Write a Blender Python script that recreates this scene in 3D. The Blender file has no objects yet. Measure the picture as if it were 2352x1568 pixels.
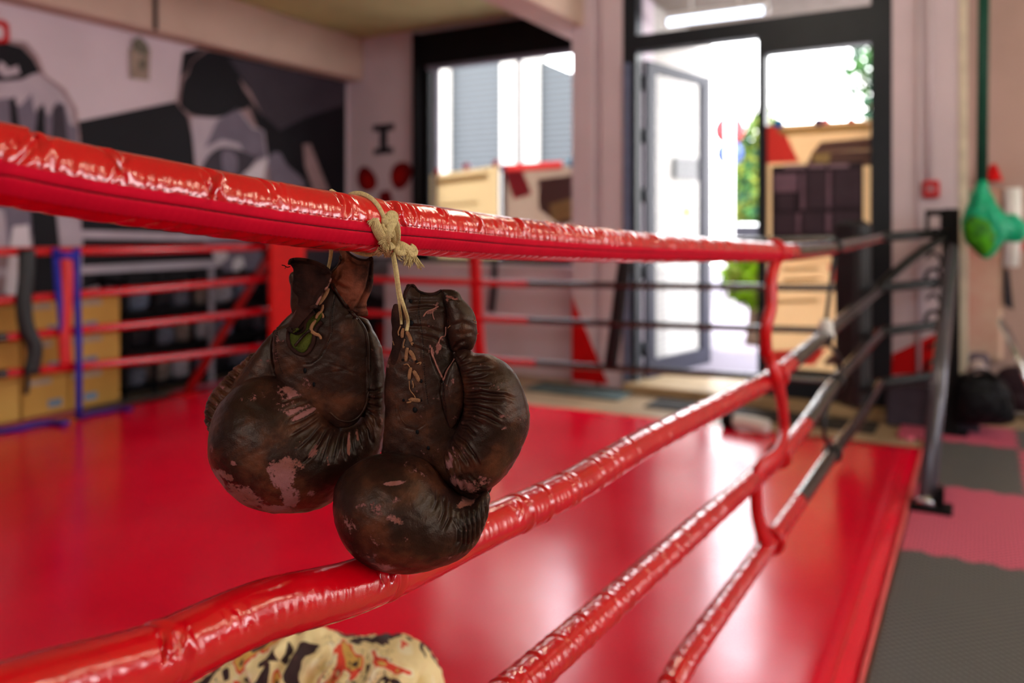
import bpy, math, random
import numpy as np
from mathutils import Vector, Matrix
random.seed(7); rng = np.random.default_rng(11)
S = bpy.context.scene
COL = S.collection
# ------------------------------------------------------------------ camera
TH = math.radians(30.2); FPX = 1847.0; CX = 1176.0; CY = 525.0; CAMH = 1.32
RX, RY = math.cos(TH), math.sin(TH); FX, FY = -math.sin(TH), math.cos(TH)
cam = bpy.data.cameras.new('camera'); camo = bpy.data.objects.new('camera', cam); COL.objects.link(camo)
camo.location = (0, 0, CAMH); camo.rotation_euler = (math.pi/2, 0, TH)
cam.sensor_width = 36; cam.lens = 36*FPX/2352; cam.shift_y = -(784-CY)/2352
cam.clip_start = 0.02; cam.clip_end = 200
cam.dof.use_dof = True; cam.dof.focus_distance = 0.82; cam.dof.aperture_fstop = 2.8; cam.dof.aperture_blades = 0
S.camera = camo
# ------------------------------------------------------------------ view, world, daylight
S.view_settings.view_transform = 'Standard'; S.view_settings.look = 'None'
S.view_settings.gamma = 1; S.view_settings.use_curve_mapping = False
S.view_settings.exposure = 0.3
W = bpy.data.worlds.new('overcast_sky'); S.world = W; W.use_nodes = True
nt = W.node_tree; bg = nt.nodes['Background']
tc = nt.nodes.new('ShaderNodeTexCoord'); sep = nt.nodes.new('ShaderNodeSeparateXYZ')
rmp = nt.nodes.new('ShaderNodeValToRGB')
nt.links.new(tc.outputs['Generated'], sep.inputs[0]); nt.links.new(sep.outputs[2], rmp.inputs[0])
rmp.color_ramp.elements[0].position = 0.0; rmp.color_ramp.elements[0].color = (1.0, 0.97, 0.93, 1)
rmp.color_ramp.elements[1].position = 0.6; rmp.color_ramp.elements[1].color = (0.80, 0.88, 1.0, 1)
nt.links.new(rmp.outputs[0], bg.inputs[0]); bg.inputs[1].default_value = 10.0
sun = bpy.data.lights.new('sun', 'SUN'); sun.energy = 9; sun.angle = 0.03; sun.color = (1.0, 0.96, 0.88)
suno = bpy.data.objects.new('sun', sun); COL.objects.link(suno); suno.rotation_euler = Vector((-0.5, 0.35, -0.8)).to_track_quat('-Z', 'Y').to_euler(); suno['kind'] = 'helper'
def portal(name, loc, rot, sx, sy):
    """marks a glazed opening so that the skylight through it is sampled well; gives off no light itself"""
    l = bpy.data.lights.new(name, 'AREA'); l.shape = 'RECTANGLE'; l.size = sx; l.size_y = sy; l.cycles.is_portal = True
    o = bpy.data.objects.new(name, l); COL.objects.link(o); o.location = loc; o.rotation_euler = rot; o['kind'] = 'helper'
portal('portal_door', (-1.55, 6.60, 1.62), (-math.pi/2, 0, 0), 2.1, 3.5)
portal('portal_window', (-4.05, 6.98, 2.15), (-math.pi/2, 0, 0), 2.3, 2.4)
portal('portal_clerestory', (4.62, 1.6, 2.45), (0, math.pi/2, 0), 1.0, 5.2)
portal('portal_back', (-0.4, -3.32, 2.7), (math.pi/2, 0, 0), 2.4, 1.0)
# ------------------------------------------------------------------ pixel <-> place
def ray(px, py):
    a = (px-CX)/FPX; b = (CY-py)/FPX
    return (a*RX+FX, a*RY+FY, b)
def at_Z(px, py, Z): r = ray(px, py); return Vector((r[0]*Z, r[1]*Z, CAMH+r[2]*Z))
def at_x(px, py, x): r = ray(px, py); return at_Z(px, py, x/r[0])
def at_y(px, py, y): r = ray(px, py); return at_Z(px, py, y/r[1])
def at_z(px, py, z=0.0): r = ray(px, py); return at_Z(px, py, (z-CAMH)/r[2])
# ------------------------------------------------------------------ materials
def lin(c):
    return tuple(((v/255)/12.92 if v/255 <= 0.04045 else ((v/255+0.055)/1.055)**2.4) for v in c)+(1,)
def new_mat(name):
    m = bpy.data.materials.new(name); m.use_nodes = True
    return m, m.node_tree, m.node_tree.nodes['Principled BSDF']
def noise(nt, scale, detail=4, rough=0.55, vec=None, dist=0):
    n = nt.nodes.new('ShaderNodeTexNoise'); n.inputs['Scale'].default_value = scale
    n.inputs['Detail'].default_value = detail; n.inputs['Roughness'].default_value = rough; n.inputs['Distortion'].default_value = dist
    if vec is None:
        t = nt.nodes.new('ShaderNodeTexCoord'); vec = t.outputs['Object']
    nt.links.new(vec, n.inputs['Vector']); return n
def ramp(nt, src, stops):
    r = nt.nodes.new('ShaderNodeValToRGB'); e = r.color_ramp.elements
    while len(e) < len(stops): e.new(0.5)
    for i, (p, c) in enumerate(stops): e[i].position = p; e[i].color = c
    nt.links.new(src, r.inputs[0]); return r
def bump(nt, b, src, strength, dist, prev=None):
    n = nt.nodes.new('ShaderNodeBump'); n.inputs['Strength'].default_value = strength; n.inputs['Distance'].default_value = dist
    nt.links.new(src, n.inputs['Height'])
    if prev: nt.links.new(prev.outputs[0], n.inputs['Normal'])
    nt.links.new(n.outputs[0], b.inputs['Normal']); return n
def simple(name, c, rough=0.6, metal=0.0, var=0.12, scale=8, bmp=0.0, bscale=60, c2=None, spec=0.12, coat=0.0):
    m, nt, b = new_mat(name)
    b.inputs['Roughness'].default_value = rough; b.inputs['Metallic'].default_value = metal
    b.inputs['Specular IOR Level'].default_value = spec; b.inputs['Coat Weight'].default_value = coat
    a = lin(c); d = lin(c2) if c2 else tuple(v*(1-var*2) for v in a[:3])+(1,)
    n = noise(nt, scale); r = ramp(nt, n.outputs[0], [(0.3, d), (0.62, a)])
    nt.links.new(r.outputs[0], b.inputs['Base Color'])
    if bmp: bump(nt, b, noise(nt, bscale).outputs[0], bmp, 0.004)
    return m
def emit(name, c, s):
    m, nt, b = new_mat(name); b.inputs['Base Color'].default_value = lin(c)
    b.inputs['Emission Color'].default_value = lin(c); b.inputs['Emission Strength'].default_value = s; return m
M = {}
def vinyl(name, c, rough, ripple, coat=0.0):
    m, nt, b = new_mat(name)
    b.inputs['Roughness'].default_value = rough; b.inputs['Specular IOR Level'].default_value = 0.8 if rough < 0.3 else 0.35
    b.inputs['Coat Weight'].default_value = coat; b.inputs['Coat Roughness'].default_value = 0.12
    a = lin(c); n = noise(nt, 9); r = ramp(nt, n.outputs[0], [(0.3, tuple(v*0.8 for v in a[:3])+(1,)), (0.65, a)])
    nt.links.new(r.outputs[0], b.inputs['Base Color'])
    n1 = noise(nt, 70, 3, 0.5); b1 = bump(nt, b, n1.outputs[0], ripple, 0.006)
    n2 = noise(nt, 900, 2, 0.5); bump(nt, b, n2.outputs[0], 0.12, 0.001, b1)
    return m
M['rope_red'] = vinyl('red_vinyl', (200, 0, 20), 0.11, 0.06, 0.22)
M['rope_black'] = vinyl('black_vinyl', (14, 14, 18), 0.14, 0.15, 0.6)
M['pad_red'] = vinyl('red_pad_vinyl', (225, 4, 4), 0.5, 0.05)
M['pad_black'] = vinyl('black_pad_vinyl', (20, 18, 22), 0.5, 0.05)
M['strap_red'] = vinyl('red_strap_vinyl', (200, 8, 20), 0.33, 0.15)
M['strap_black'] = vinyl('black_strap', (12, 12, 15), 0.45, 0.15)
M['zip_tape'] = simple('crimson_zip_tape', (196, 0, 40), 0.75, var=0.06, scale=30, bmp=0.25, bscale=1500)
M['zip_dark'] = simple('dark_zip_teeth', (70, 0, 18), 0.6)
M['thread'] = simple('dark_red_thread', (150, 0, 22), 0.7)
def canvas_mat():
    m, nt, b = new_mat('red_ring_canvas')
    a = lin((232, 0, 42)); n = noise(nt, 1.1, 3); r = ramp(nt, n.outputs[0], [(0.3, tuple(v*0.82 for v in a[:3])+(1,)), (0.62, a)])
    nt.links.new(r.outputs[0], b.inputs['Base Color'])
    b.inputs['Specular IOR Level'].default_value = 0.5
    n2 = noise(nt, 2.2, 4); r2 = ramp(nt, n2.outputs[0], [(0.35, (0.17,)*3+(1,)), (0.7, (0.23,)*3+(1,))])
    nt.links.new(r2.outputs[0], b.inputs['Roughness'])
    n3 = noise(nt, 3, 2); bump(nt, b, n3.outputs[0], 0.06, 0.02)
    return m
M['canvas'] = canvas_mat()
def foam(name, c):
    m, nt, b = new_mat(name); a = lin(c)
    b.inputs['Roughness'].default_value = 0.55
    t = nt.nodes.new('ShaderNodeTexCoord'); mp = nt.nodes.new('ShaderNodeMapping'); mp.inputs['Rotation'].default_value = (0, 0, 0.785)
    nt.links.new(t.outputs['Object'], mp.inputs[0])
    w1 = nt.nodes.new('ShaderNodeTexWave'); w1.bands_direction = 'X'; w1.inputs['Scale'].default_value = 14
    w2 = nt.nodes.new('ShaderNodeTexWave'); w2.bands_direction = 'Y'; w2.inputs['Scale'].default_value = 14
    for w in (w1, w2): nt.links.new(mp.outputs[0], w.inputs[0])
    mx = nt.nodes.new('ShaderNodeMath'); mx.operation = 'MULTIPLY'
    nt.links.new(w1.outputs['Fac'], mx.inputs[0]); nt.links.new(w2.outputs['Fac'], mx.inputs[1])
    r = ramp(nt, mx.outputs[0], [(0.10, tuple(v*0.22 for v in a[:3])+(1,)), (0.42, a)])
    nt.links.new(r.outputs[0], b.inputs['Base Color']); bump(nt, b, mx.outputs[0], 0.7, 0.004)
    return m
M['foam_black'] = foam('black_foam', (112, 112, 112)); M['foam_pink'] = foam('pink_red_foam', (255, 112, 146))
M['wall'] = simple('pinkish_wall_paint', (202, 188, 198), 0.65, var=0.05, scale=1.5, bmp=0.15, bscale=12)
M['ceiling'] = simple('stained_concrete', (196, 196, 140), 0.9, var=0.12, scale=1.2, bmp=0.3, bscale=8)
M['beam'] = simple('painted_beam', (196, 172, 158), 0.8, var=0.06, scale=2)
M['floor'] = simple('tan_floor', (168, 142, 112), 0.35, var=0.12, scale=3)
M['frame'] = simple('dark_metal_frame', (34, 38, 44), 0.4, var=0.05)
M['black'] = simple('matt_black', (14, 13, 15), 0.6)
M['dark'] = simple('dark_grey', (46, 44, 50), 0.6)
M['steel'] = simple('painted_steel_tube', (84, 82, 92), 0.25, 0.4, var=0.05, spec=0.5)
M['chrome'] = simple('chrome', (200, 200, 205), 0.2, 0.95, var=0.02)
M['white'] = simple('off_white', (222, 220, 216), 0.6, var=0.03)
M['grey'] = simple('mid_grey', (120, 118, 128), 0.7, var=0.08)
M['red_paint'] = simple('red_paint', (186, 8, 12), 0.5, var=0.05)
def glass():
    m, nt, b = new_mat('window_glass'); nt.nodes.remove(b)
    tr = nt.nodes.new('ShaderNodeBsdfTransparent'); gl = nt.nodes.new('ShaderNodeBsdfGlossy'); gl.inputs['Roughness'].default_value = 0.02
    mx = nt.nodes.new('ShaderNodeMixShader'); mx.inputs[0].default_value = 0.012
    nt.links.new(tr.outputs[0], mx.inputs[1]); nt.links.new(gl.outputs[0], mx.inputs[2])
    nt.links.new(mx.outputs[0], nt.nodes['Material Output'].inputs[0]); return m
M['glass'] = glass()
def leather():
    m, nt, b = new_mat('worn_brown_leather'); L = nt.links.new
    t = nt.nodes.new('ShaderNodeTexCoord'); V = t.outputs['Object']
    n1 = noise(nt, 22, 5, 0.6, V); base = ramp(nt, n1.outputs[0], [(0.30, lin((17, 9, 7))), (0.50, lin((38, 18, 14))), (0.68, lin((82, 44, 28)))])
    n2 = noise(nt, 55, 6, 0.7, V, 0.4); n3 = noise(nt, 260, 4, 0.7, V)
    at = nt.nodes.new('ShaderNodeAttribute'); at.attribute_name = 'wear'
    def math_(op, a, bb):
        n = nt.nodes.new('ShaderNodeMath'); n.operation = op
        for i, s in enumerate((a, bb)):
            if isinstance(s, (int, float)): n.inputs[i].default_value = s
            else: L(s, n.inputs[i])
        return n.outputs[0]
    s = math_('ADD', math_('MULTIPLY', n2.outputs[0], 0.85), math_('MULTIPLY', n3.outputs[0], 0.70))
    s = math_('ADD', s, at.outputs['Fac'])
    wm = ramp(nt, s, [(0.0, (0, 0, 0, 1)), (1.0, (1, 1, 1, 1))])
    wm.color_ramp.elements[0].position = 0.985; 
    wm2 = nt.nodes.new('ShaderNodeMapRange'); L(s, wm2.inputs[0]); wm2.inputs[1].default_value = 1.13; wm2.inputs[2].default_value = 1.23
    wc = ramp(nt, n1.outputs[0], [(0.35, lin((112, 62, 50))), (0.6, lin((132, 84, 84)))])
    mix = nt.nodes.new('ShaderNodeMix'); mix.data_type = 'RGBA'
    L(wm2.outputs[0], mix.inputs[0]); L(base.outputs[0], mix.inputs[6]); L(wc.outputs[0], mix.inputs[7])
    L(mix.outputs[2], b.inputs['Base Color'])
    rr = nt.nodes.new('ShaderNodeMapRange'); L(wm2.outputs[0], rr.inputs[0]); rr.inputs[3].default_value = 0.36; rr.inputs[4].default_value = 0.75
    L(rr.outputs[0], b.inputs['Roughness'])
    b.inputs['Specular IOR Level'].default_value = 0.26; b.inputs['Specular Tint'].default_value = (1.0, 0.78, 0.6, 1)
    vo = nt.nodes.new('ShaderNodeTexVoronoi'); vo.feature = 'DISTANCE_TO_EDGE'; vo.inputs['Scale'].default_value = 420; L(V, vo.inputs['Vector'])
    b1 = bump(nt, b, vo.outputs['Distance'], 0.25, 0.0006)
    b2 = bump(nt, b, n3.outputs[0], 0.35, 0.0012, b1)
    b3 = bump(nt, b, n2.outputs[0], 0.13, 0.003, b2)
    bump(nt, b, math_('MULTIPLY', wm2.outputs[0], -1.0), 0.5, 0.0006, b3)
    return m
M['leather'] = leather()
M['suede'] = simple('inner_suede', (52, 28, 22), 0.9, scale=55, bmp=0.35, bscale=260, c2=(24, 13, 11))
M['cuff'] = simple('rubbed_cuff_suede', (128, 70, 50), 0.8, scale=48, bmp=0.35, bscale=420, c2=(30, 16, 13))
M['lining'] = simple('green_lining', (74, 78, 26), 0.9, var=0.15, scale=60, bmp=0.4, bscale=300)
M['lace'] = simple('cotton_lace', (196, 172, 122), 0.85, var=0.16, scale=500, bmp=0.16, bscale=1800)
_nt = M['lace'].node_tree; _b = _nt.nodes['Principled BSDF']; _w = _nt.nodes.new('ShaderNodeTexWave'); _w.inputs['Scale'].default_value = 260; _w.inputs['Distortion'].default_value = 3; _w.inputs['Detail'].default_value = 2
_t = _nt.nodes.new('ShaderNodeTexCoord'); _nt.links.new(_t.outputs['Object'], _w.inputs[0]); bump(_nt, _b, _w.outputs['Fac'], 0.35, 0.0006)
M['lace_old'] = simple('stained_lace', (150, 104, 72), 0.85, var=0.15, scale=500, bmp=0.16, bscale=1800)
# ------------------------------------------------------------------ object helpers
WL = {}
def tag(o, label=None, cat=None, group=None, kind=None):
    if label: o['label'] = label
    if cat: o['category'] = cat
    if group: o['group'] = group
    if kind: o['kind'] = kind
    return o
def thing(name, label, cat, loc, group=None):
    o = bpy.data.objects.new(name, None); COL.objects.link(o); o.location = loc; o.empty_display_size = 0.05
    WL[o.name] = Vector(loc); return tag(o, label, cat, group)
def link_mesh(name, v, f, mats, parent=None, mi=None, smooth=False, label=None):
    v = np.asarray(v, dtype=float)
    if parent is not None: off = WL[parent.name]
    else:
        off = Vector(((v[:, 0].min()+v[:, 0].max())/2, (v[:, 1].min()+v[:, 1].max())/2, v[:, 2].min()))
    me = bpy.data.meshes.new(name)
    vv = v-np.array(off)
    if isinstance(f, np.ndarray):
        me.vertices.add(len(vv)); me.vertices.foreach_set('co', vv.astype(np.float32).ravel())
        k = f.shape[1]; me.loops.add(f.size); me.loops.foreach_set('vertex_index', f.astype(np.int32).ravel())
        me.polygons.add(len(f)); me.polygons.foreach_set('loop_start', np.arange(0, f.size, k, dtype=np.int32))
        me.polygons.foreach_set('loop_total', np.full(len(f), k, dtype=np.int32))
        me.update(calc_edges=True)
    else:
        me.from_pydata([tuple(p) for p in vv], [], f)
    if not isinstance(mats, (list, tuple)): mats = [mats]
    for m in mats: me.materials.append(m)
    if mi is not None: me.polygons.foreach_set('material_index', mi)
    if smooth: me.polygons.foreach_set('use_smooth', [True]*len(me.polygons))
    me.validate(); me.update()
    o = bpy.data.objects.new(name, me); COL.objects.link(o)
    if parent is not None: o.parent = parent; WL[o.name] = off
    else: o.location = off; WL[o.name] = off
    if label: o['label'] = label
    return o
class MB:
    def __init__(s): s.v = []; s.f = []; s.mi = []; s.sm = []
    def add(s, v, f, mi=0, sm=False):
        n = len(s.v); s.v += [tuple(p) for p in v]; s.f += [tuple(i+n for i in q) for q in f]
        s.mi += [mi]*len(f); s.sm += [sm]*len(f); return s
    def box(s, a, b, mi=0, bev=0.0, rot=0.0, c=None):
        x0, x1 = sorted((a[0], b[0])); y0, y1 = sorted((a[1], b[1])); z0, z1 = sorted((a[2], b[2]))
        if bev > 0:
            e = min(bev, (x1-x0)/2.1, (y1-y0)/2.1, (z1-z0)/2.1); V = []
            for z, i in ((z0, e), (z0+e, 0), (z1-e, 0), (z1, e)):
                xa, xb, ya, yb = x0+i, x1-i, y0+i, y1-i
                V += [(xa+e, ya, z), (xb-e, ya, z), (xb, ya+e, z), (xb, yb-e, z), (xb-e, yb, z), (xa+e, yb, z), (xa, yb-e, z), (xa, ya+e, z)]
            F = [tuple(range(7, -1, -1)), tuple(range(24, 32))]
            for k in range(3):
                for i in range(8): j = (i+1) % 8; F.append((k*8+i, k*8+j, k*8+8+j, k*8+8+i))
        else:
            V = [(x0, y0, z0), (x1, y0, z0), (x1, y1, z0), (x0, y1, z0), (x0, y0, z1), (x1, y0, z1), (x1, y1, z1), (x0, y1, z1)]
            F = [(3, 2, 1, 0), (4, 5, 6, 7), (0, 1, 5, 4), (1, 2, 6, 5), (2, 3, 7, 6), (3, 0, 4, 7)]
        if rot:
            cx, cy = c if c else ((x0+x1)/2, (y0+y1)/2); cr, sr = math.cos(rot), math.sin(rot)
            V = [(cx+(x-cx)*cr-(y-cy)*sr, cy+(x-cx)*sr+(y-cy)*cr, z) for x, y, z in V]
        return s.add(V, F, mi)
    def prism(s, pts, vec, mi=0):           # pts: planar loop of 3-D points, extruded by vec
        n = len(pts); vec = Vector(vec); a = [Vector(p) for p in pts]; b = [p+vec for p in a]
        F = [tuple(range(n)), tuple(range(2*n-1, n-1, -1))]+[(i, i+n, (i+1) % n+n, (i+1) % n) for i in range(n)]
        return s.add(a+b, F, mi)
    def tube(s, pts, r, n=12, mi=0, closed=False, caps=True, flat=1.0, up=None):
        P = [Vector(p) for p in pts]; m = len(P); R = r if isinstance(r, (list, tuple)) else [r]*m
        T = []
        for i in range(m):
            a = P[(i-1) % m] if (closed or i > 0) else P[i]; b = P[(i+1) % m] if (closed or i < m-1) else P[i]
            T.append((b-a).normalized())
        u = Vector(up) if up else (Vector((0, 0, 1)) if abs(T[0].z) < 0.9 else Vector((1, 0, 0)))
        V = []; u = (u-T[0]*u.dot(T[0])).normalized()
        for i in range(m):
            if up: u = Vector(up)
            u = u-T[i]*u.dot(T[i]); u = u.normalized() if u.length > 1e-6 else T[i].orthogonal().normalized()
            w = T[i].cross(u)
            for k in range(n):
                a = 2*math.pi*k/n; V.append(P[i]+u*(math.cos(a)*R[i]*flat)+w*(math.sin(a)*R[i]))
        F = []
        for i in range(m if closed else m-1):
            j = (i+1) % m
            for k in range(n): l = (k+1) % n; F.append((i*n+k, i*n+l, j*n+l, j*n+k))
        if caps and not closed: F += [tuple(range(n-1, -1, -1)), tuple((m-1)*n+k for k in range(n))]
        return s.add(V, F, mi, True)
    def ball(s, c, r, mi=0, nu=16, nv=10, sq=1.0):
        c = Vector(c); r = r if isinstance(r, (tuple, list)) else (r, r, r); V = []; F = []
        for j in range(nv+1):
            t = math.pi*j/nv
            for i in range(nu):
                p = 2*math.pi*i/nu
                f = lambda q: math.copysign(abs(q)**sq, q)
                V.append((c.x+r[0]*f(math.sin(t))*f(math.cos(p)), c.y+r[1]*f(math.sin(t))*f(math.sin(p)), c.z+r[2]*f(math.cos(t))))
        for j in range(nv):
            for i in range(nu): k = (i+1) % nu; F.append((j*nu+i, (j+1)*nu+i, (j+1)*nu+k, j*nu+k))
        return s.add(V, F, mi, True)
    def build(s, name, mats, parent=None, label=None):
        o = link_mesh(name, s.v, s.f, mats, parent, None, False, label)
        if len(o.data.polygons) == len(s.f):
            o.data.polygons.foreach_set('material_index', s.mi); o.data.polygons.foreach_set('use_smooth', s.sm)
        return o
def struct(name, mb, mats, parent=None):
    o = mb.build(name, mats, parent)
    if parent is None: o['kind'] = 'structure'
    return o
def spline(pts, n=8, closed=False):
    P = [np.array(p, float) for p in pts]; m = len(P); out = []
    rngi = range(m) if closed else range(m-1)
    for i in rngi:
        p0 = P[(i-1) % m] if (closed or i > 0) else 2*P[0]-P[1]; p1 = P[i]; p2 = P[(i+1) % m]
        p3 = P[(i+2) % m] if (closed or i < m-2) else 2*P[-1]-P[-2]
        for k in range(n):
            t = k/n; out.append(0.5*((2*p1)+(-p0+p2)*t+(2*p0-5*p1+4*p2-p3)*t*t+(-p0+3*p1-3*p2+p3)*t**3))
    if not closed: out.append(P[-1])
    return np.array(out)
# ================================================================== THE ROOM
FLZ = -0.03
WY = 6.85      # wall with the window
DY = 6.30      # front of pillar, door unit and right wall
LX = -6.10     # left wall
RXW = 4.5; BY = -3.2; CEZ = 3.42
mb = MB().box((LX-0.2, BY-0.2, FLZ-0.15), (RXW+0.2, 6.95, FLZ)); struct('floor', mb, M['floor'])
mb = MB().box((LX-0.2, BY-0.2, CEZ), (RXW+0.2, 7.4, CEZ+0.2)); struct('ceiling', mb, M['ceiling'])
mb = MB().box((LX-0.2, BY-0.2, FLZ), (LX, 7.4, CEZ)); struct('wall_left', mb, M['wall'])
# back wall with a long high window
mb = MB().box((LX, BY-0.2, FLZ), (RXW, BY, 2.2)).box((LX, BY-0.2, 3.2), (RXW, BY, CEZ)).box((LX, BY-0.2, 2.2), (-1.6, BY, 3.2)).box((0.8, BY-0.2, 2.2), (RXW, BY, 3.2))
struct('wall_back', mb, M['wall'])
mb = MB().box((RXW, BY, FLZ), (RXW+0.2, 6.3, 1.95)).box((RXW, BY, 2.95), (RXW+0.2, 6.3, CEZ)).box((RXW, BY, 1.95), (RXW+0.2, -1.0, 2.95)).box((RXW, 4.2, 1.95), (RXW+0.2, 6.3, 2.95))
struct('wall_right', mb, M['wall'])
def window(name, a, b, n, ax):
    t = bpy.data.objects.new(name, None); COL.objects.link(t); t.location = a; WL[t.name] = Vector(a); t['kind'] = 'structure'
    f = MB(); w = 0.05; a = Vector(a); b = Vector(b)
    def bar(p, q): f.box(p, q)
    if ax == 'y':   # plane y = const
        y = a.y
        bar((a.x, y-w/2, a.z), (b.x, y+w/2, a.z+w)); bar((a.x, y-w/2, b.z-w), (b.x, y+w/2, b.z))
        for i in range(n+1):
            x = a.x+(b.x-a.x-w)*i/n; bar((x, y-w/2, a.z+w), (x+w, y+w/2, b.z-w))
        g = MB().box((a.x+w, y-0.003, a.z+w), (b.x-w, y+0.003, b.z-w))
    else:
        x = a.x
        bar((x-w/2, a.y, a.z), (x+w/2, b.y, a.z+w)); bar((x-w/2, a.y, b.z-w), (x+w/2, b.y, b.z))
        for i in range(n+1):
            y = a.y+(b.y-a.y-w)*i/n; bar((x-w/2, y, a.z+w), (x+w/2, y+w, b.z-w))
        g = MB().box((x-0.003, a.y+w, a.z+w), (x+0.003, b.y-w, b.z-w))
    f.build('window_frame', M['frame'], t); g.build('window_pane', M['glass'], t)
    return t
window('window_2', (-1.6, BY-0.1, 2.2), (0.8, BY-0.1, 3.2), 3, 'y')
window('window_3', (RXW+0.1, -1.0, 1.95), (RXW+0.1, 4.2, 2.95), 5, 'x')
# window wall (left of the pillar): narrow pier, low wall with sill, black shutter box
WX0 = -5.14; WX1 = -2.95
mb = MB().box((LX, WY, FLZ), (WX0, WY+0.2, CEZ)).box((WX0, WY, 3.36), (WX1, WY+0.2, CEZ)).box((WX0, WY, FLZ), (WX1, WY+0.2, 0.97))
struct('wall_front', mb, M['wall'])
mb = MB().box((-5.3, 6.50, FLZ), (-3.07, WY, 0.80)).box((-5.3, 6.56, 0.80), (-3.07, WY, 0.97), bev=0.01); struct('trim_1', mb, M['wall'])
mb = MB().box((-5.3, 6.47, FLZ), (-3.07, 6.50, 0.09)); struct('baseboard_front', mb, M['wall'])
t = bpy.data.objects.new('window_1', None); COL.objects.link(t); t.location = (WX0, WY, 0.97); WL[t.name] = Vector((WX0, WY, 0.97)); t['kind'] = 'structure'
fr = MB().box((WX0, WY+0.02, 0.97), (WX0+0.13, WY+0.10, 3.36)).box((WX0+0.17, WY+0.04, 0.97), (WX0+0.22, WY+0.10, 3.0), 1)
fr.box((WX0, WY-0.06, 3.02), (WX1, WY+0.10, 3.36), 0).box((WX0, WY+0.02, 0.97), (WX1, WY+0.10, 1.02)).box((WX0+0.13, WY-0.02, 2.98), (WX1, WY+0.06, 3.03), 1)
fr.box((-4.12, WY+0.03, 1.0), (-4.08, WY+0.08, 1.95), 1).box((WX0, WY-0.10, 0.97), (WX0+0.06, WY+0.02, 3.36), 0)
fr.build('window_frame', [M['black'], M['grey']], t)
MB().box((WX0+0.2, WY+0.06, 1.0), (WX1, WY+0.066, 3.02)).build('window_pane', M['glass'], t)
# pillar
mb = MB().box((-3.07, DY, FLZ), (-2.86, WY+0.2, CEZ), bev=0.01).box((-2.86, DY+0.05, FLZ), (-2.80, WY+0.2, CEZ)).box((-2.80, DY, FLZ), (-2.59, WY+0.2, CEZ), bev=0.01)
o = struct('trim_2', mb, M['wall'])
p = [(-3.065, DY-0.004, 0.0), (-2.72, DY-0.004, 0.0), (-3.065, DY-0.004, 0.74)]
tag(MB().prism(p, (0, 0.006, 0), 0).build('painted_triangle', M['red_paint']), 'red painted triangle at the foot of the pink pillar', 'painted shape')
# beams
mb = MB().box((LX, BY, 2.95), (-5.88, WY, CEZ), bev=0.015); struct('trim_3', mb, M['beam'])
mb = MB().box((-3.28, BY, 3.06), (-2.95, WY, CEZ), bev=0.015); struct('trim_4', mb, M['beam'])
# a pipe drop over the beam and paper tag hanging on the left wall
pt = at_x(357, 20, -5.87)
tag(MB().tube([(-5.865, pt.y, 2.955), (-5.865, pt.y, CEZ)], 0.016).build('conduit', M['dark']), 'thin dark conduit running down the beam above the left wall', 'pipe')
# ---- door unit
t = bpy.data.objects.new('door_1', None); COL.objects.link(t); t.location = (-1.55, DY+0.1, FLZ); WL[t.name] = Vector((-1.55, DY+0.1, FLZ)); t['kind'] = 'structure'
y0, y1 = DY+0.0, DY+0.14
fr = MB()
fr.box((-2.59, y0, FLZ), (-2.47, y1, CEZ)).box((-0.68, y0, FLZ), (-0.54, y1, CEZ))
fr.box((-2.47, y0, 2.80), (-0.68, y1, 2.93)).box((-2.47, y0, CEZ-0.08), (-0.68, y1, CEZ))
fr.box((-1.48, y0, FLZ), (-1.42, y1, 2.80)).box((-1.42, y0, 2.66), (-0.68, y1, 2.80)).box((-1.42, y0, FLZ), (-0.68, y1, 0.26))
fr.build('door_frame', M['frame'], t)
MB().box((-2.57, y0-0.03, FLZ), (-2.52, y0, 2.7)).build('jamb_reflection', simple('blue_grey_reflection', (112, 124, 156), 0.4, 0.2), t, 'blue grey strip painted as a reflection on the jamb')  # reflection on the black jamb, put in as a paler coloured strip
MB().box((-1.42, DY+0.07, 0.16), (-0.68, DY+0.076, 2.66)).build('window_pane', M['glass'], t)
MB().box((-2.47, DY+0.07, 2.93), (-0.68, DY+0.076, CEZ-0.08)).build('transom_pane', M['glass'], t)
MB().box((-2.55, DY-0.12, FLZ), (-0.54, 6.95, 0.045), bev=0.01).build('threshold', simple('worn_tan_threshold', (178, 150, 112), 0.4), t)
# open leaf (hinged on the left, swung outwards)
h = Vector((-2.43, DY+0.16, 0)); e = Vector((-2.20, 7.52, 0)); d = (e-h).normalized(); w = Vector((-d.y, d.x, 0))*0.045
leaf = bpy.data.objects.new('door_2', None); COL.objects.link(leaf); leaf.location = (h.x, h.y, 0.05); WL[leaf.name] = Vector((h.x, h.y, 0.05)); leaf['kind'] = 'structure'
L = (e-h).length
def lbar(m, s0, s1, za, zb):
    a = h+d*s0; b = h+d*s1
    m.prism([(a.x, a.y, za), (b.x, b.y, za), (b.x, b.y, zb), (a.x, a.y, zb)], w)
m = MB(); lbar(m, 0, 0.13, 0.05, 2.745); lbar(m, L-0.16, L, 0.05, 2.745); lbar(m, 0.13, L-0.16, 2.66, 2.745); lbar(m, 0.13, L-0.16, 0.05, 0.2)
m.build('leaf_frame', simple('grey_blue_frame', (40, 40, 56), 0.4), leaf)
g = MB(); a = h+d*0.13+w*0.45; b = h+d*(L-0.16)+w*0.45
g.prism([(a.x, a.y, 0.2), (b.x, b.y, 0.2), (b.x, b.y, 2.65), (a.x, a.y, 2.65)], w*0.1); g.build('leaf_pane', M['glass'], leaf)
m = MB()
for z in (0.3, 0.95, 1.6, 2.1, 2.55): m.tube([(h.x-0.03, h.y-0.02, z-0.06), (h.x-0.03, h.y-0.02, z+0.06)], 0.02)
m.build('hinge', M['frame'], leaf)
q = h+d*(L*0.62)+w*0.6; q.z = 1.47
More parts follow.
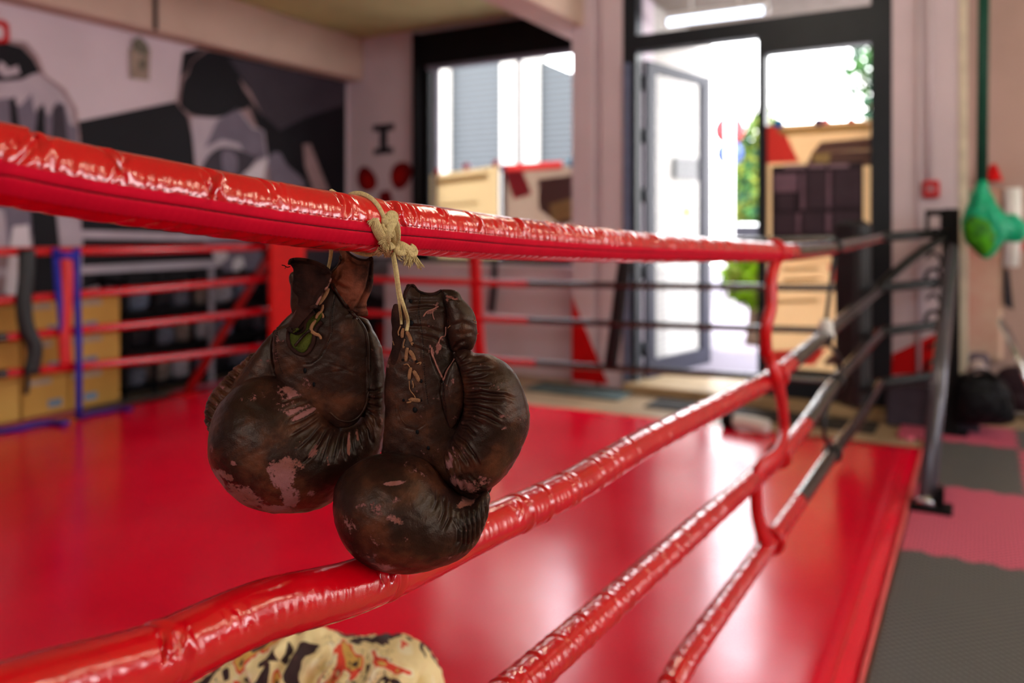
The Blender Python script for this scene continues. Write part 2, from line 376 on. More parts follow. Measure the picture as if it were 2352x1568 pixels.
m = MB(); m.tube([q-Vector(w)*0.3, q-Vector(w)*0.16], 0.048, n=24)
tag(m.build('round_sticker', simple('yellow_sticker', (236, 208, 6), 0.5)), 'round yellow sticker on the glass of the open door', 'sticker')
# tube light above the entrance, outside behind the transom
a = at_y(1535, 52, 6.95); b = at_y(1755, 24, 6.95)
lt = thing('tube_light', 'lit white fluorescent tube light behind the glass above the door', 'light', a)
m = MB().tube([a, b], 0.033, n=14); m.build('tube', emit('lit_tube', (226, 238, 255), 3.0), lt)
m = MB().box((a.x-0.03, a.y-0.03, a.z+0.03), (b.x+0.03, a.y+0.03, a.z+0.075)).tube([a-Vector((0.04, 0, 0)), a], 0.036).tube([b, b+Vector((0.04, 0, 0))], 0.036)
m.box((a.x+0.2, a.y-0.01, a.z+0.07), (a.x+0.22, a.y+0.01, 3.45)).box((b.x-0.22, a.y-0.01, a.z+0.07), (b.x-0.2, a.y+0.01, 3.45))
m.build('fitting', M['white'], lt)
# soffit of the canopy outside, ribbed
m = MB().box((-6.3, 7.42, 3.44), (0.4, 8.1, 3.5))
m = MB(); 
for i in range(34): m.box((-2.6, 6.6+i*0.05, 3.40), (-0.4, 6.63+i*0.05, 3.45))
m.box((-2.6, 6.5, 3.45), (-0.4, 8.35, 3.5))
tag(m.build('entrance_canopy', simple('canopy_grey_tan', (156, 146, 134), 0.6)), 'ribbed grey soffit of the canopy outside above the entrance', 'canopy')
# ---- right wall piece
m = MB().box((-0.54, DY, FLZ), (-0.105, WY+0.4, CEZ)); struct('wall_front', m, M['wall'])
m = MB().box((-0.125, DY-0.012, FLZ), (-0.075, DY+0.3, CEZ)); struct('trim_5', m, simple('cream_trim', (206, 196, 178), 0.6))
m = MB().box((-0.105, WY+0.35, FLZ), (RXW+0.2, WY+0.5, CEZ)); struct('wall_side', m, simple('brown_lit_wall', (176, 148, 140), 0.7, var=0.05, scale=2))  # browner light on this recessed wall is mixed into its colour
m = MB().box((-0.105, 6.95, FLZ-0.15), (RXW+0.2, WY+0.4, FLZ)); struct('floor', m, M['floor'])
c = at_y(2134, 200, DY-0.03)
tag(MB().tube([(c.x, DY-0.015, 1.62), (c.x, DY-0.015, CEZ)], 0.017, n=10).build('conduit', M['wall']), 'pink painted conduit dropping to the red call point', 'pipe')
c2 = at_y(2110, 200, DY-0.03)
tag(MB().tube([(c2.x, DY-0.015, 0.3), (c2.x, DY-0.015, CEZ)], 0.014, n=10).build('conduit', M['wall']), 'pink painted conduit next to the door frame, left of the call point', 'pipe')
c = at_y(2138, 434, DY-0.04)
cp = thing('call_point', 'small red fire alarm call point on the pink wall', 'alarm', (c.x, DY, c.z-0.06))
MB().box((c.x-0.052, DY-0.05, c.z-0.06), (c.x+0.052, DY, c.z+0.06), bev=0.01).build('housing', M['red_paint'], cp)
MB().box((c.x-0.03, DY-0.056, c.z-0.025), (c.x+0.03, DY-0.05, c.z+0.03)).build('call_window', simple('dull_pink', (170, 110, 120), 0.5), cp)
p = [at_y(2050, 812, DY-0.004), at_y(2162, 760, DY-0.004), at_y(2200, 850, DY-0.004), at_y(2048, 862, DY-0.004)]
tag(MB().prism(p, (0, 0.004, 0)).build('painted_shape', M['red_paint']), 'dark red painted wedge low on the pink wall right of the door', 'painted shape')
m = MB().box((-0.56, DY-0.25, FLZ), (0.0, DY-0.02, 0.26), bev=0.015)
tag(m.build('low_bench', simple('plum_grey', (66, 58, 68), 0.6)), 'low plum grey box bench against the wall right of the door', 'bench')
# ================================================================== banners and notices on the glass
def vin(name, c, tr=0.35):
    m, nt, b = new_mat(name); b.inputs['Base Color'].default_value = lin(c); b.inputs['Roughness'].default_value = 0.7
    tl = nt.nodes.new('ShaderNodeBsdfTranslucent'); tl.inputs[0].default_value = tuple(v**0.5 for v in lin(c)[:3])+(1,)
    mx = nt.nodes.new('ShaderNodeMixShader'); mx.inputs[0].default_value = tr
    nt.links.new(b.outputs[0], mx.inputs[1]); nt.links.new(tl.outputs[0], mx.inputs[2]); nt.links.new(mx.outputs[0], nt.nodes['Material Output'].inputs[0])
    return m
V_cream = vin('cream_vinyl', (216, 190, 140), 0.5); V_tan = vin('tan_vinyl', (226, 190, 140), 0.5); V_red = vin('red_vinyl_print', (226, 70, 66), 0.5)
V_dark = vin('brown_print', (104, 76, 72), 0.4); V_gold = vin('gold_print', (196, 168, 112), 0.5); V_grey = vin('grey_brown_vinyl', (176, 150, 128), 0.45)
V_wine = vin('wine_print', (176, 60, 74), 0.5)
def sheet(name, label, y, pts, mats, shapes=(), group=None):
    m = MB().prism([(p.x, y, p.z) for p in pts], (0, 0.003, 0), 0)
    for k, sp in enumerate(shapes):
        mi, px = sp; m.prism([(at_y(a, b, y).x, y-0.0015*(k % 3+1), at_y(a, b, y).z) for a, b in px], (0, 0.001, 0), mi)
    return tag(m.build(name, mats), label, 'banner', group)
yb = WY+0.045
P = lambda l, y=yb: [at_y(a, b, y) for a, b in l]
sheet('banner', 'cream banner filling the lower left part of the window', yb, P([(990, 402), (1145, 380), (1145, 594), (990, 600)]), [V_cream, V_gold],
      [(1, [(1004, 412), (1120, 398), (1120, 412), (1004, 426)]), (1, [(1010, 470), (1100, 462), (1100, 468), (1010, 476)])])
sheet('banner', 'tan and brown banner with a wine red wedge in the lower right of the window', yb, P([(1152, 392), (1330, 376), (1330, 606), (1152, 600)]), [V_grey, V_wine, V_dark, V_gold],
      [(1, [(1158, 396), (1200, 392), (1222, 446), (1180, 458)]), (2, [(1236, 412), (1330, 400), (1330, 500), (1290, 520), (1238, 480)]), (3, [(1262, 470), (1322, 452), (1318, 500), (1270, 510)]), (3, [(1232, 500), (1262, 540), (1240, 560)])])
sheet('banner_strip', 'pink red strip along the top of the brown window banner', yb-0.01, P([(1152, 378), (1292, 370), (1292, 388), (1152, 396)]), [V_red])
yd = DY+0.062
sheet('banner', 'tan banner with red wedge and brown roof shape on the fixed door glass', yd, P([(1758, 288), (2003, 274), (2003, 600), (1758, 600)], yd), [V_tan, V_red, V_dark, V_gold],
      [(1, [(1758, 290), (1795, 288), (1836, 372), (1758, 376)]), (2, [(1886, 326), (2003, 316), (2003, 342), (1866, 350)]), (3, [(1780, 296), (1996, 282), (1996, 300), (1800, 312)]),
       (1, [(1914, 352), (1940, 350), (1940, 372), (1914, 374)]), (2, [(1866, 350), (2003, 344), (2003, 380), (1850, 384)]), (3, [(1868, 354), (1908, 352), (1904, 374), (1870, 374)]), (3, [(1946, 350), (1984, 348), (1980, 368), (1950, 370)])])
sheet('banner', 'tan banner with orange foot on the lower half of the fixed door glass', yd-0.006, P([(1758, 597), (2003, 597), (2003, 862), (1758, 862)], yd-0.006), [V_tan, V_red, V_gold, V_dark],
      [(1, [(1900, 610), (2003, 604), (2003, 790), (1936, 700)]), (2, [(1800, 616), (1880, 612), (1880, 620), (1800, 624)]), (2, [(1800, 640), (1880, 636), (1880, 644), (1800, 648)]), (1, [(1758, 805), (1900, 800), (1870, 838), (1758, 838)]), (3, [(1905, 815), (1960, 800), (1985, 838), (1890, 838)]), (2, [(1772, 690), (1880, 686), (1880, 694), (1772, 698)])])
# small bunting blobs over the banner tops
def dot(px, py, y, r, c, lab):
    p = at_y(px, py, y); m = MB(); m.ball(p, (r, 0.012, r*0.8), nu=14, nv=8)
    tag(m.build('balloon', simple('balloon_'+lab.split()[1], c, 0.4)), lab, 'balloon')
dot(1312, 374, yb-0.03, 0.050, (96, 200, 240), 'small cyan balloon at the right end of the window banners')
dot(1152, 386, yb-0.03, 0.026, (60, 80, 190), 'small blue balloon between the two window banners')
dot(1070, 382, yb-0.03, 0.045, (226, 40, 84), 'small pink balloon over the middle of the cream banner')
dot(1138, 374, yb-0.03, 0.040, (228, 60, 90), 'small rosy balloon at the right end of the cream banner')
dot(1005, 394, yb-0.03, 0.036, (222, 46, 60), 'small red balloon at the left end of the cream banner')
dot(1788, 284, yd-0.03, 0.040, (20, 130, 210), 'small blue balloon at the left end of the door banner')
dot(1880, 280, yd-0.03, 0.036, (40, 30, 110), 'small indigo balloon on the middle of the door banner')
dot(1896, 278, yd-0.04, 0.030, (226, 30, 120), 'small magenta balloon on the middle of the door banner')
dot(1955, 276, yd-0.03, 0.026, (220, 20, 60), 'small crimson balloon near the right end of the door banner')
# black notice board with text panels in front of the right glass
yn = DY-0.02
nb = thing('notice_board', 'black notice board with rows of printed panels on the door glass', 'notice board', at_y(1880, 545, yn))
q = P([(1772, 382), (1982, 372), (1982, 538), (1772, 545)], yn)
MB().prism([(p.x, yn, p.z) for p in q], (0, 0.012, 0)).build('board', simple('dark_plum_board', (44, 34, 42), 0.5), nb)
pm = simple('plum_paper', (112, 88, 104), 0.6); pd = simple('dark_paper', (62, 50, 60), 0.6); tx = simple('faded_text', (134, 112, 126), 0.6)
m = MB()
for (x0, y0_, x1, y1_) in ((1800, 379, 1850, 386), (1856, 378, 1896, 385), (1902, 377, 1950, 384)):
    a = at_y(x0, y0_, yn); b = at_y(x1, y1_, yn); m.box((a.x, yn-0.003, b.z), (b.x, yn, a.z))
m.build('heading', tx, nb)
for i, (x0, y0_, x1, y1_, mm) in enumerate(((1778, 400, 1832, 440, pm), (1788, 446, 1822, 482, pd), (1840, 396, 1848, 480, pm), (1856, 394, 1896, 478, pd), (1900, 392, 1908, 476, pm), (1916, 390, 1976, 474, pd),
                                            (1782, 490, 1826, 536, pd), (1830, 490, 1838, 536, pm), (1846, 488, 1890, 534, pd), (1898, 488, 1908, 534, pm), (1916, 486, 1974, 530, pd))):
    a = at_y(x0, y0_, yn); b = at_y(x1, y1_, yn)
    m = MB().box((a.x, yn-0.004, b.z), (b.x, yn, a.z)); m.build('printed_panel', mm, nb)
# "I" letter and hanging red mitts painted on the narrow wall
yw = WY-0.004
def wp(pts, y=yw): return [(at_y(a, b, y).x, y, at_y(a, b, y).z) for a, b in pts]
m = MB().prism(wp([(856, 287), (905, 283), (905, 299), (889, 300), (889, 338), (903, 338), (903, 352), (858, 356), (858, 342), (872, 341), (872, 301), (856, 303)]), (0, 0.004, 0))
tag(m.build('wall_letter', M['dark']), 'dark grey letter I on the narrow pink wall', 'letter')
def blob(cx, cy, rx, ry, rot=0, n=24, y=yw, wob=0.05):
    out = []
    for i in range(n):
        a = 2*math.pi*i/n; r = 1+wob*math.sin(3*a+cx); x = math.cos(a)*rx*r; yy = math.sin(a)*ry*r
        out.append((cx+x*math.cos(rot)-yy*math.sin(rot), cy+x*math.sin(rot)+yy*math.cos(rot)))
    return out
m = MB()
m.prism(wp(blob(842, 412, 22, 30, -0.3)), (0, 0.004, 0), 0); m.prism(wp(blob(921, 402, 24, 33, 0.3)), (0, 0.004, 0), 0)
m.prism(wp(blob(846, 418, 12, 20, -0.3), yw-0.002), (0, 0.001, 0), 1); m.prism(wp(blob(918, 404, 13, 21, 0.3), yw-0.002), (0, 0.001, 0), 1)
m.prism(wp([(872, 440), (895, 436), (905, 470), (868, 474)]), (0, 0.004, 0), 0)
tag(m.build('painted_gloves', [simple('dark_red_paint', (112, 14, 20), 0.6), simple('bright_red_paint', (150, 16, 14), 0.6)]), 'pair of red boxing gloves painted on the narrow pink wall', 'wall painting')
m = MB(); m.prism(wp([(800, 590), (955, 590), (955, 880), (800, 880)]), (0, 0.003, 0), 0)
m.prism(wp(blob(880, 640, 40, 45), yw-0.002), (0, 0.001, 0), 1); m.prism(wp([(866, 745), (955, 735), (955, 830), (872, 820)], yw-0.002), (0, 0.001, 0), 2); m.prism(wp([(905, 600), (925, 600), (935, 720), (910, 720)], yw-0.003), (0, 0.001, 0), 3)
tag(m.build('wall_panel', [M['dark'], M['grey'], M['red_paint'], M['white']]), 'dark grey painted panel with pale and red shapes low beside the window', 'wall painting')
# dark strap and small shelf under the window
a = at_y(1136, 604, 6.44); b = at_y(1128, 716, 6.44)
m = MB(); m.tube([a, (a+b)/2+Vector((0.01, 0, 0)), b], 0.035, flat=0.4, up=(0, 1, 0)); tag(m.build('hanging_strap', M['dark']), 'dark strap hanging under the window sill', 'strap')
# ================================================================== MURAL on the left wall
xl = LX+0.004
def lp(pts, dx=0.0): return [(xl+dx, at_x(a, b, xl+dx).y, at_x(a, b, xl+dx).z) for a, b in pts]
mu = [simple('mural_black', (24, 22, 28), 0.6, var=0.1, scale=2), simple('mural_charcoal', (62, 56, 66), 0.6, var=0.1, scale=3), simple('mural_grey', (112, 104, 120), 0.6, var=0.1, scale=4),
      simple('mural_pale', (176, 164, 176), 0.6, var=0.08, scale=4), simple('mural_white', (206, 198, 206), 0.6, var=0.05, scale=4), simple('mural_pink_outline', (150, 126, 130), 0.6)]
m = MB()
def mp(mi, pts, layer, sm=False):
    if sm: pts = [tuple(p) for p in spline(pts, 4, True)]
    m.prism(lp(pts, 0.0025*layer), (0.002, 0, 0), mi)
mp(0, [(-60, 500), (-60, 300), (190, 277), (407, 232), (420, 120), (480, 105), (560, 118), (794, 178), (794, 880), (-60, 900)], 0)
# boxer on the far left: pale torso, black hair, dark streaks
mp(5, [(-60, 100), (20, 92), (60, 96), (88, 130), (104, 172), (150, 205), (176, 250), (184, 320), (188, 700), (-60, 700)], 1)
mp(3, [(-60, 190), (20, 178), (60, 165), (92, 170), (140, 210), (165, 250), (176, 330), (178, 560), (-60, 600)], 2, False)
mp(0, [(-60, 104), (15, 98), (50, 108), (76, 135), (92, 165), (70, 172), (52, 182), (20, 186), (-60, 190)], 3)
mp(3, [(2, 140), (14, 150), (20, 158), (40, 150), (46, 170), (10, 178), (-10, 160)], 4)
mp(2, [(-60, 232), (20, 225), (45, 245), (72, 215), (80, 260), (96, 238), (112, 270), (130, 232), (148, 240), (160, 285), (178, 290), (180, 480), (-60, 480)], 3)
mp(0, [(22, 228), (34, 222), (50, 330), (28, 330)], 4); mp(0, [(88, 250), (100, 240), (108, 350), (74, 350)], 4); mp(1, [(122, 245), (146, 238), (160, 360), (116, 360)], 4)
mp(2, [(10, 480), (80, 480), (70, 560), (20, 570)], 4); mp(4, [(30, 520), (66, 516), (70, 572), (40, 690), (8, 690), (22, 570)], 5); mp(3, [(128, 480), (182, 480), (190, 560), (186, 650), (168, 690), (140, 560)], 5)
mp(0, [(70, 482), (128, 482), (136, 560), (130, 690), (62, 690), (76, 560)], 5)
# pale bars = ring ropes of the painting
mp(3, [(-60, 524), (40, 524), (560, 540), (560, 554), (40, 545), (-60, 546)], 3); mp(3, [(-60, 614), (60, 616), (500, 596), (520, 612), (60, 636), (-60, 636)], 3)
# second boxer: black hair mass, pale face, glove
mp(5, [(404, 235), (416, 178), (428, 168), (440, 140), (470, 114), (490, 110), (600, 240), (620, 420), (470, 440), (432, 268), (412, 244)], 1)
mp(0, [(414, 240), (420, 190), (432, 170), (442, 142), (474, 118), (494, 114), (524, 132), (560, 205), (572, 245), (540, 255), (500, 270), (446, 265), (430, 256)], 3, True)
mp(3, [(438, 270), (500, 268), (545, 245), (580, 290), (606, 300), (616, 370), (600, 415), (560, 420), (450, 400)], 2)
mp(2, [(500, 275), (545, 248), (580, 295), (604, 300), (612, 360), (570, 375), (550, 330), (510, 320), (470, 340)], 3)
mp(1, [(462, 400), (480, 356), (510, 338), (545, 342), (590, 360), (600, 350), (560, 400), (500, 430)], 4, True)
mp(2, [(510, 350), (530, 345), (545, 365), (540, 400), (515, 395)], 5, True); mp(4, [(560, 398), (614, 362), (606, 410), (570, 412)], 5)
mp(1, [(524, 132), (794, 180), (794, 240), (650, 305), (600, 260), (570, 200)], 2); mp(0, [(560, 205), (600, 262), (640, 300), (700, 270), (794, 240), (794, 290), (650, 330), (590, 290)], 3)
mp(2, [(616, 366), (640, 350), (660, 380), (700, 420), (690, 470), (630, 430)], 4, True); mp(5, [(696, 332), (712, 330), (740, 400), (756, 440), (720, 440), (700, 380)], 5)
mp(2, [(470, 552), (560, 548), (600, 580), (596, 620), (560, 640), (520, 630), (505, 600)], 5, True); mp(4, [(488, 575), (510, 570), (524, 590), (500, 604)], 6, True); mp(4, [(535, 600), (555, 590), (560, 620), (540, 632)], 6, True)
mp(1, [(600, 590), (790, 560), (790, 660), (620, 660)], 4)
mp(3, [(180, 676), (200, 662), (240, 654), (290, 660), (318, 672)], 4, True); mp(2, [(-60, 700), (10, 672), (50, 690), (60, 720), (-60, 730)], 6)
mural = m.build('wall_mural', mu); tag(mural, 'black, grey and white boxer mural painted on the left wall', 'mural')
# folded paper tag in a holder above the mural
c = at_x(319, 160, xl)
cb = thing('paper_card', 'greenish paper card hanging on the left wall below the beam', 'card', (xl, c.y, c.z-0.2))
m = MB(); m.prism(lp([(297, 110), (345, 112), (342, 186), (299, 180)], 0.006), (0.004, 0, 0)); m.build('card', simple('aged_card', (156, 140, 128), 0.8), cb)
m = MB(); m.prism(lp([(303, 96), (320, 84), (340, 104), (338, 128), (318, 120), (305, 110)], 0.012), (0.006, 0, 0)); m.prism(lp([(318, 140), (336, 134), (334, 158), (322, 160)], 0.012), (0.003, 0, 0)); m.build('clip', simple('grey_green', (108, 104, 92), 0.7), cb)
# red ring shape at the far left top
c = at_x(5, 72, xl)
m = MB(); m.prism(lp([(-40, 42), (8, 46), (20, 56), (22, 92), (12, 104), (-40, 100)], 0.004), (0.004, 0, 0), 0); m.prism(lp([(-40, 58), (2, 60), (8, 66), (8, 86), (2, 90), (-40, 88)], 0.010), (0.002, 0, 0), 1)
tag(m.build('wall_sign', [M['red_paint'], M['wall']]), 'red outlined sign at the top of the left wall', 'sign')
# ================================================================== boxes and rack along the left wall
bx = -5.72
cardc = [simple('cardboard_'+str(k), c, 0.8, var=0.08, scale=4) for k, c in enumerate(((196, 152, 78), (184, 140, 70), (204, 162, 86)))]
lab_b = simple('blue_mark', (110, 140, 170), 0.7); lab_w = simple('pale_tape', (176, 164, 150), 0.5)
def carton(ya, yb_, za, zb, lab, k, mark):
    bo = thing('cardboard_box', lab, 'box', (-5.9, (ya+yb_)/2, za), 'cartons along the left wall')
    MB().box((LX+0.03, ya, za), (bx, yb_, zb), bev=0.006).build('carton', cardc[k % 3], bo)
    m = MB()
    m.box((bx-0.001, ya+0.02, zb-0.045), (bx+0.002, ya+(yb_-ya)*0.62, zb-0.01)); m.box((LX+0.04, (ya+yb_)/2-0.025, zb-0.001), (bx, (ya+yb_)/2+0.025, zb+0.002)); m.build('tape', lab_w, bo)
    if mark: y = ya+(yb_-ya)*mark; MB().box((bx, y-0.05, za+0.05), (bx+0.002, y+0.05, za+0.10)).build('printed_mark', lab_b, bo)
yA = at_x(52, 700, bx).y; yB = at_x(276, 700, bx).y; yM = at_x(160, 700, bx).y; yL = at_x(-40, 700, bx).y; yL1 = at_x(46, 700, bx).y
rows = [0.0, 0.27, 0.53, 0.80]; pos = ['bottom', 'middle', 'top']
for r in range(3):
    carton(yA, yM-0.01, rows[r], rows[r+1]-0.004, pos[r]+' cardboard box in the middle stack, behind the blue and red straps', r, 0.7)
    carton(yM, yB, rows[r], rows[r+1]-0.004, pos[r]+' cardboard box in the stack next to the dark shelf rack', r+1, 0.4)
    carton(yL-0.5, yL1, rows[r], rows[r+1]-0.004-0.02*(r == 2), pos[r]+' cardboard box in the stack at the left edge, behind the black strap', r+2, 0.7)
# rack
rk0 = at_x(286, 800, bx-0.04).y; rk1 = 6.7
rack = thing('shelf_rack', 'long dark metal shelf rack full of gear along the left wall', 'rack', (-5.9, rk0, FLZ))
xr0, xr1 = LX+0.02, bx-0.04
for z in (0.06, 0.36, 0.66, 0.92): MB().box((xr0, rk0, z-0.03), (xr1, rk1, z)).build('shelf', M['black'], rack)
mid = at_x(484, 700, xr1).y
for y in (rk0, rk0+0.62, mid-0.55, mid+0.6, mid+1.2, rk1-0.03):
    MB().box((xr0, y, FLZ), (xr0+0.03, y+0.03, 0.95)).box((xr1-0.03, y, FLZ), (xr1, y+0.03, 0.95)).build('upright', M['black'], rack)
MB().box((xr1, mid-0.03, FLZ), (xr1+0.015, mid+0.03, 0.98)).build('pale_post', M['grey'], rack, 'pale grey post')
gc = [simple('gear_'+n, c, 0.6, var=0.25, scale=20) for n, c in (('slate', (86, 90, 104)), ('silver', (150, 150, 162)), ('black', (26, 26, 32)), ('taupe', (110, 100, 96)), ('bluegrey', (96, 112, 134)))]
ln = {0: 'bottom', 1: 'middle', 2: 'top'}; nm = ['slate', 'silver', 'black', 'taupe', 'blue grey']
for si, z in enumerate((0.06, 0.36, 0.66)):
    y = rk0+0.07; k = 0
    while y < rk1-0.35:
        w_ = 0.17+0.05*((k*7+si*3) % 4)/3; ci = (k*3+si*2) % 5; xx = (xr0+xr1)/2
        it = thing('gear_pouch', f'{nm[ci]} padded kit bag on the {ln[si]} rack shelf', 'kit bag', (xx, y+w_/2, z), 'kit bags on the rack')
        hgt = 0.15+0.06*((k*5+si) % 3)/2
        m = MB(); m.ball((xx, y+w_/2, z+hgt/2), (0.13, w_/2, hgt/2), sq=0.55, nu=20, nv=12); m.build('body', gc[ci], it)
        m = MB(); m.tube(spline([(xx+0.06, y+w_*0.3, z+hgt*0.93), (xx+0.07, y+w_/2, z+hgt+0.03), (xx+0.06, y+w_*0.7, z+hgt*0.93)], 4), 0.008, n=8); m.build('handle', M['black'], it)
        y += w_+0.012; k += 1
# ================================================================== puzzle mats
def tooth(t): return 0.013*math.sin(2*math.pi*t/0.125)
def tile(x0, x1, y0_, y1_, col, label, teeth=(1, 1, 1, 1)):
    pts = []; N = 160
    X = np.linspace(x0, x1, N+1); Y = np.linspace(y0_, y1_, N+1)
    for x in X[:-1]: pts.append((x, y0_+tooth(x)*teeth[0]))
    for y in Y[:-1]: pts.append((x1+tooth(y)*teeth[1], y))
    for x in X[:0:-1]: pts.append((x, y1_+tooth(x)*teeth[2]))
    for y in Y[:0:-1]: pts.append((x0+tooth(y)*teeth[3], y))
    m = MB().prism([(p[0], p[1], FLZ) for p in pts], (0, 0, 0.022))
    tag(m.build('foam_mat', M['foam_'+col]), label, 'mat', 'interlocking floor mats')
cols = [(-0.8, 0.2), (0.2, 1.2), (1.2, 2.2)]
rowsy = [(0.7, 1.7), (1.7, 2.4), (2.4, 3.7), (3.7, 4.72), (4.72, 5.72), (5.72, 6.28)]
lb = {(0, 2): 'black foam mat beside the ring canvas, nearest in view', (0, 3): 'pink red foam mat under the foot of the steel brace', (0, 4): 'black foam mat beside the corner post', (0, 5): 'pink red foam mat under the black bag',
      (1, 2): 'pink red foam mat right of the nearest black mat', (1, 3): 'black foam mat right of the pink mat with the brace foot', (1, 4): 'pink red foam mat right of the black mat by the corner post', (1, 5): 'black foam mat right of the black bag'}
for ci, (xa, xb) in enumerate(cols[:2]):
    for ri, (ya, yb_) in enumerate(rowsy):
        if (ci, ri) not in lb: continue
        tile(xa if ci else (-0.46 if ri == 5 else -0.285), xb, ya, yb_, 'black' if (ci+ri) % 2 == 0 else 'pink', lb[(ci, ri)], (1, 1, 0 if ri == 5 else 1, 0 if ci == 0 else 1))
# left side mats
lcols = [(-5.72, -4.8)]
ly = [(1.9, 2.75), (2.75, 3.5), (3.5, 4.3), (4.3, 5.1), (5.1, 5.9), (5.9, 6.45)]
names = ['beside the left edge of the ring, nearest in view', 'in front of the left carton stack', 'in front of the middle cartons', 'in front of the near end of the rack', 'in front of the far end of the rack', 'by the far left corner of the room']
for k, (ya, yb_) in enumerate(ly):
    tile(-5.74, -5.57 if k < 4 else -4.9, ya+(0.03 if k == 4 else 0), yb_, 'pink' if k % 2 else 'black', ('pink red' if k % 2 else 'black')+' foam mat '+names[k], (1, 0 if k < 4 else 1, 0 if k == 3 else 1, 0) if k != 4 else (0, 1, 1, 0))
tile(-4.9, -4.0, 5.24, 6.45, 'pink', 'pink red foam mat behind the far ropes near the window', (0, 1, 0, 0))
m = MB().box((-3.3, 5.85, FLZ), (-2.45, 6.22, FLZ+0.018), bev=0.005); tag(m.build('door_mat', simple('grey_green_carpet', (84, 96, 94), 0.9)), 'grey green doormat at the foot of the pillar', 'mat')
m = MB().box((-2.2, 5.75, FLZ), (-0.6, 6.1, FLZ+0.012), bev=0.004); tag(m.build('door_mat', simple('dark_doormat', (62, 58, 54), 0.9)), 'dark doormat in front of the entrance step', 'mat')
# ================================================================== OUTSIDE
m = MB().box((-14, 6.95, -0.16), (-0.105, 30, -0.04)).box((-0.02, 7.6, -0.16), (12, 30, -0.04)); o = m.build('pavement', simple('pale_concrete', (120, 110, 118), 0.8, var=0.06, scale=1)); o['kind'] = 'structure'
def cladding():
    m, nt, b = new_mat('corrugated_cladding'); a = lin((30, 36, 41)); b.inputs['Roughness'].default_value = 0.5
    t = nt.nodes.new('ShaderNodeTexCoord'); w_ = nt.nodes.new('ShaderNodeTexWave'); w_.bands_direction = 'Z'; w_.inputs['Scale'].default_value = 3.2
    nt.links.new(t.outputs['Object'], w_.inputs[0]); r = ramp(nt, w_.outputs['Fac'], [(0.1, tuple(v*0.75 for v in a[:3])+(1,)), (0.6, a)])
    nt.links.new(r.outputs[0], b.inputs['Base Color']); bump(nt, b, w_.outputs['Fac'], 0.6, 0.02); return m
def brick(name, c, mo):
    m, nt, b = new_mat(name); t = nt.nodes.new('ShaderNodeTexCoord'); mp_ = nt.nodes.new('ShaderNodeMapping'); mp_.inputs['Rotation'].default_value = (math.pi/2, 0, 0)
    nt.links.new(t.outputs['Object'], mp_.inputs[0]); br = nt.nodes.new('ShaderNodeTexBrick'); br.inputs['Scale'].default_value = 4.5
    br.inputs['Color1'].default_value = lin(c); br.inputs['Color2'].default_value = tuple(v*0.9 for v in lin(c)[:3])+(1,); br.inputs['Mortar'].default_value = lin(mo); br.inputs['Mortar Size'].default_value = 0.015
    nt.links.new(mp_.outputs[0], br.inputs[0]); nt.links.new(br.outputs[0], b.inputs['Base Color']); b.inputs['Roughness'].default_value = 0.8; return m
cl = cladding(); wb = brick('white_brick', (168, 164, 158), (130, 124, 118))
yo = 12.0
bd = thing('warehouse', 'dark grey corrugated building with white brick piers across the yard', 'building', (-9, yo, -0.04))
z_ = lambda px, py, y: at_y(px, py, y).z
X_ = lambda px, y: at_y(px, 300, y).x
MB().prism([(X_(940, yo), yo, -0.04), (X_(1175, yo), yo, -0.04), (X_(1175, yo), yo, 6.2), (X_(940, yo), yo, 6.2)], (0, 0.3, 0)).build('cladding_wall', cl, bd)
a, b = X_(1238, yo), X_(1335, yo)
MB().prism([(a, yo, -0.04), (b, yo, -0.04), (b, yo, z_(1335, 176, yo)), (a, yo, z_(1238, 136, yo))], (0, 0.3, 0)).build('cladding_wall', cl, bd)
MB().prism([(X_(1190, yo), yo, -0.04), (X_(1210, yo), yo, -0.04), (X_(1210, yo), yo, 6.2), (X_(1190, yo), yo, 6.2)], (0, 0.3, 0)).build('render_strip', simple('grey_render', (58, 54, 62), 0.8), bd)
for pa, pb in ((988, 1036), (1158, 1190), (1208, 1240)):
    MB().prism([(X_(pa, yo), yo-0.12, -0.04), (X_(pb, yo), yo-0.12, -0.04), (X_(pb, yo), yo-0.12, 6.3), (X_(pa, yo), yo-0.12, 6.3)], (0, 0.4, 0)).build('brick_pier', wb, bd)
# white brick side wall seen through the open door
sw = thing('side_building', 'white brick building side left of the open door outside', 'building', (-3.1, 8.0, -0.04))
MB().prism([(-2.62, 7.05, -0.04), (-2.62, 9.0, -0.04), (-2.62, 9.0, 3.62), (-2.62, 7.05, 3.62)], (-0.3, 0, 0)).build('brick_wall', wb, sw)
m = MB().box((-2.62, 7.6, 2.2), (-2.60, 8.6, 3.3)); 
a = at_x(1547, 388, -2.60); b = at_x(1604, 388, -2.60)
m = MB().prism([(-2.60, a.y, at_x(1547, 362, -2.6).z), (-2.60, b.y, at_x(1604, 364, -2.6).z), (-2.60, b.y, at_x(1604, 414, -2.6).z), (-2.60, a.y, at_x(1547, 410, -2.6).z)], (0.03, 0, 0))
tag(m.build('wall_plaque', simple('slate_plaque', (34, 32, 42), 0.5)), 'dark slate plaque on the white brick wall outside', 'sign')
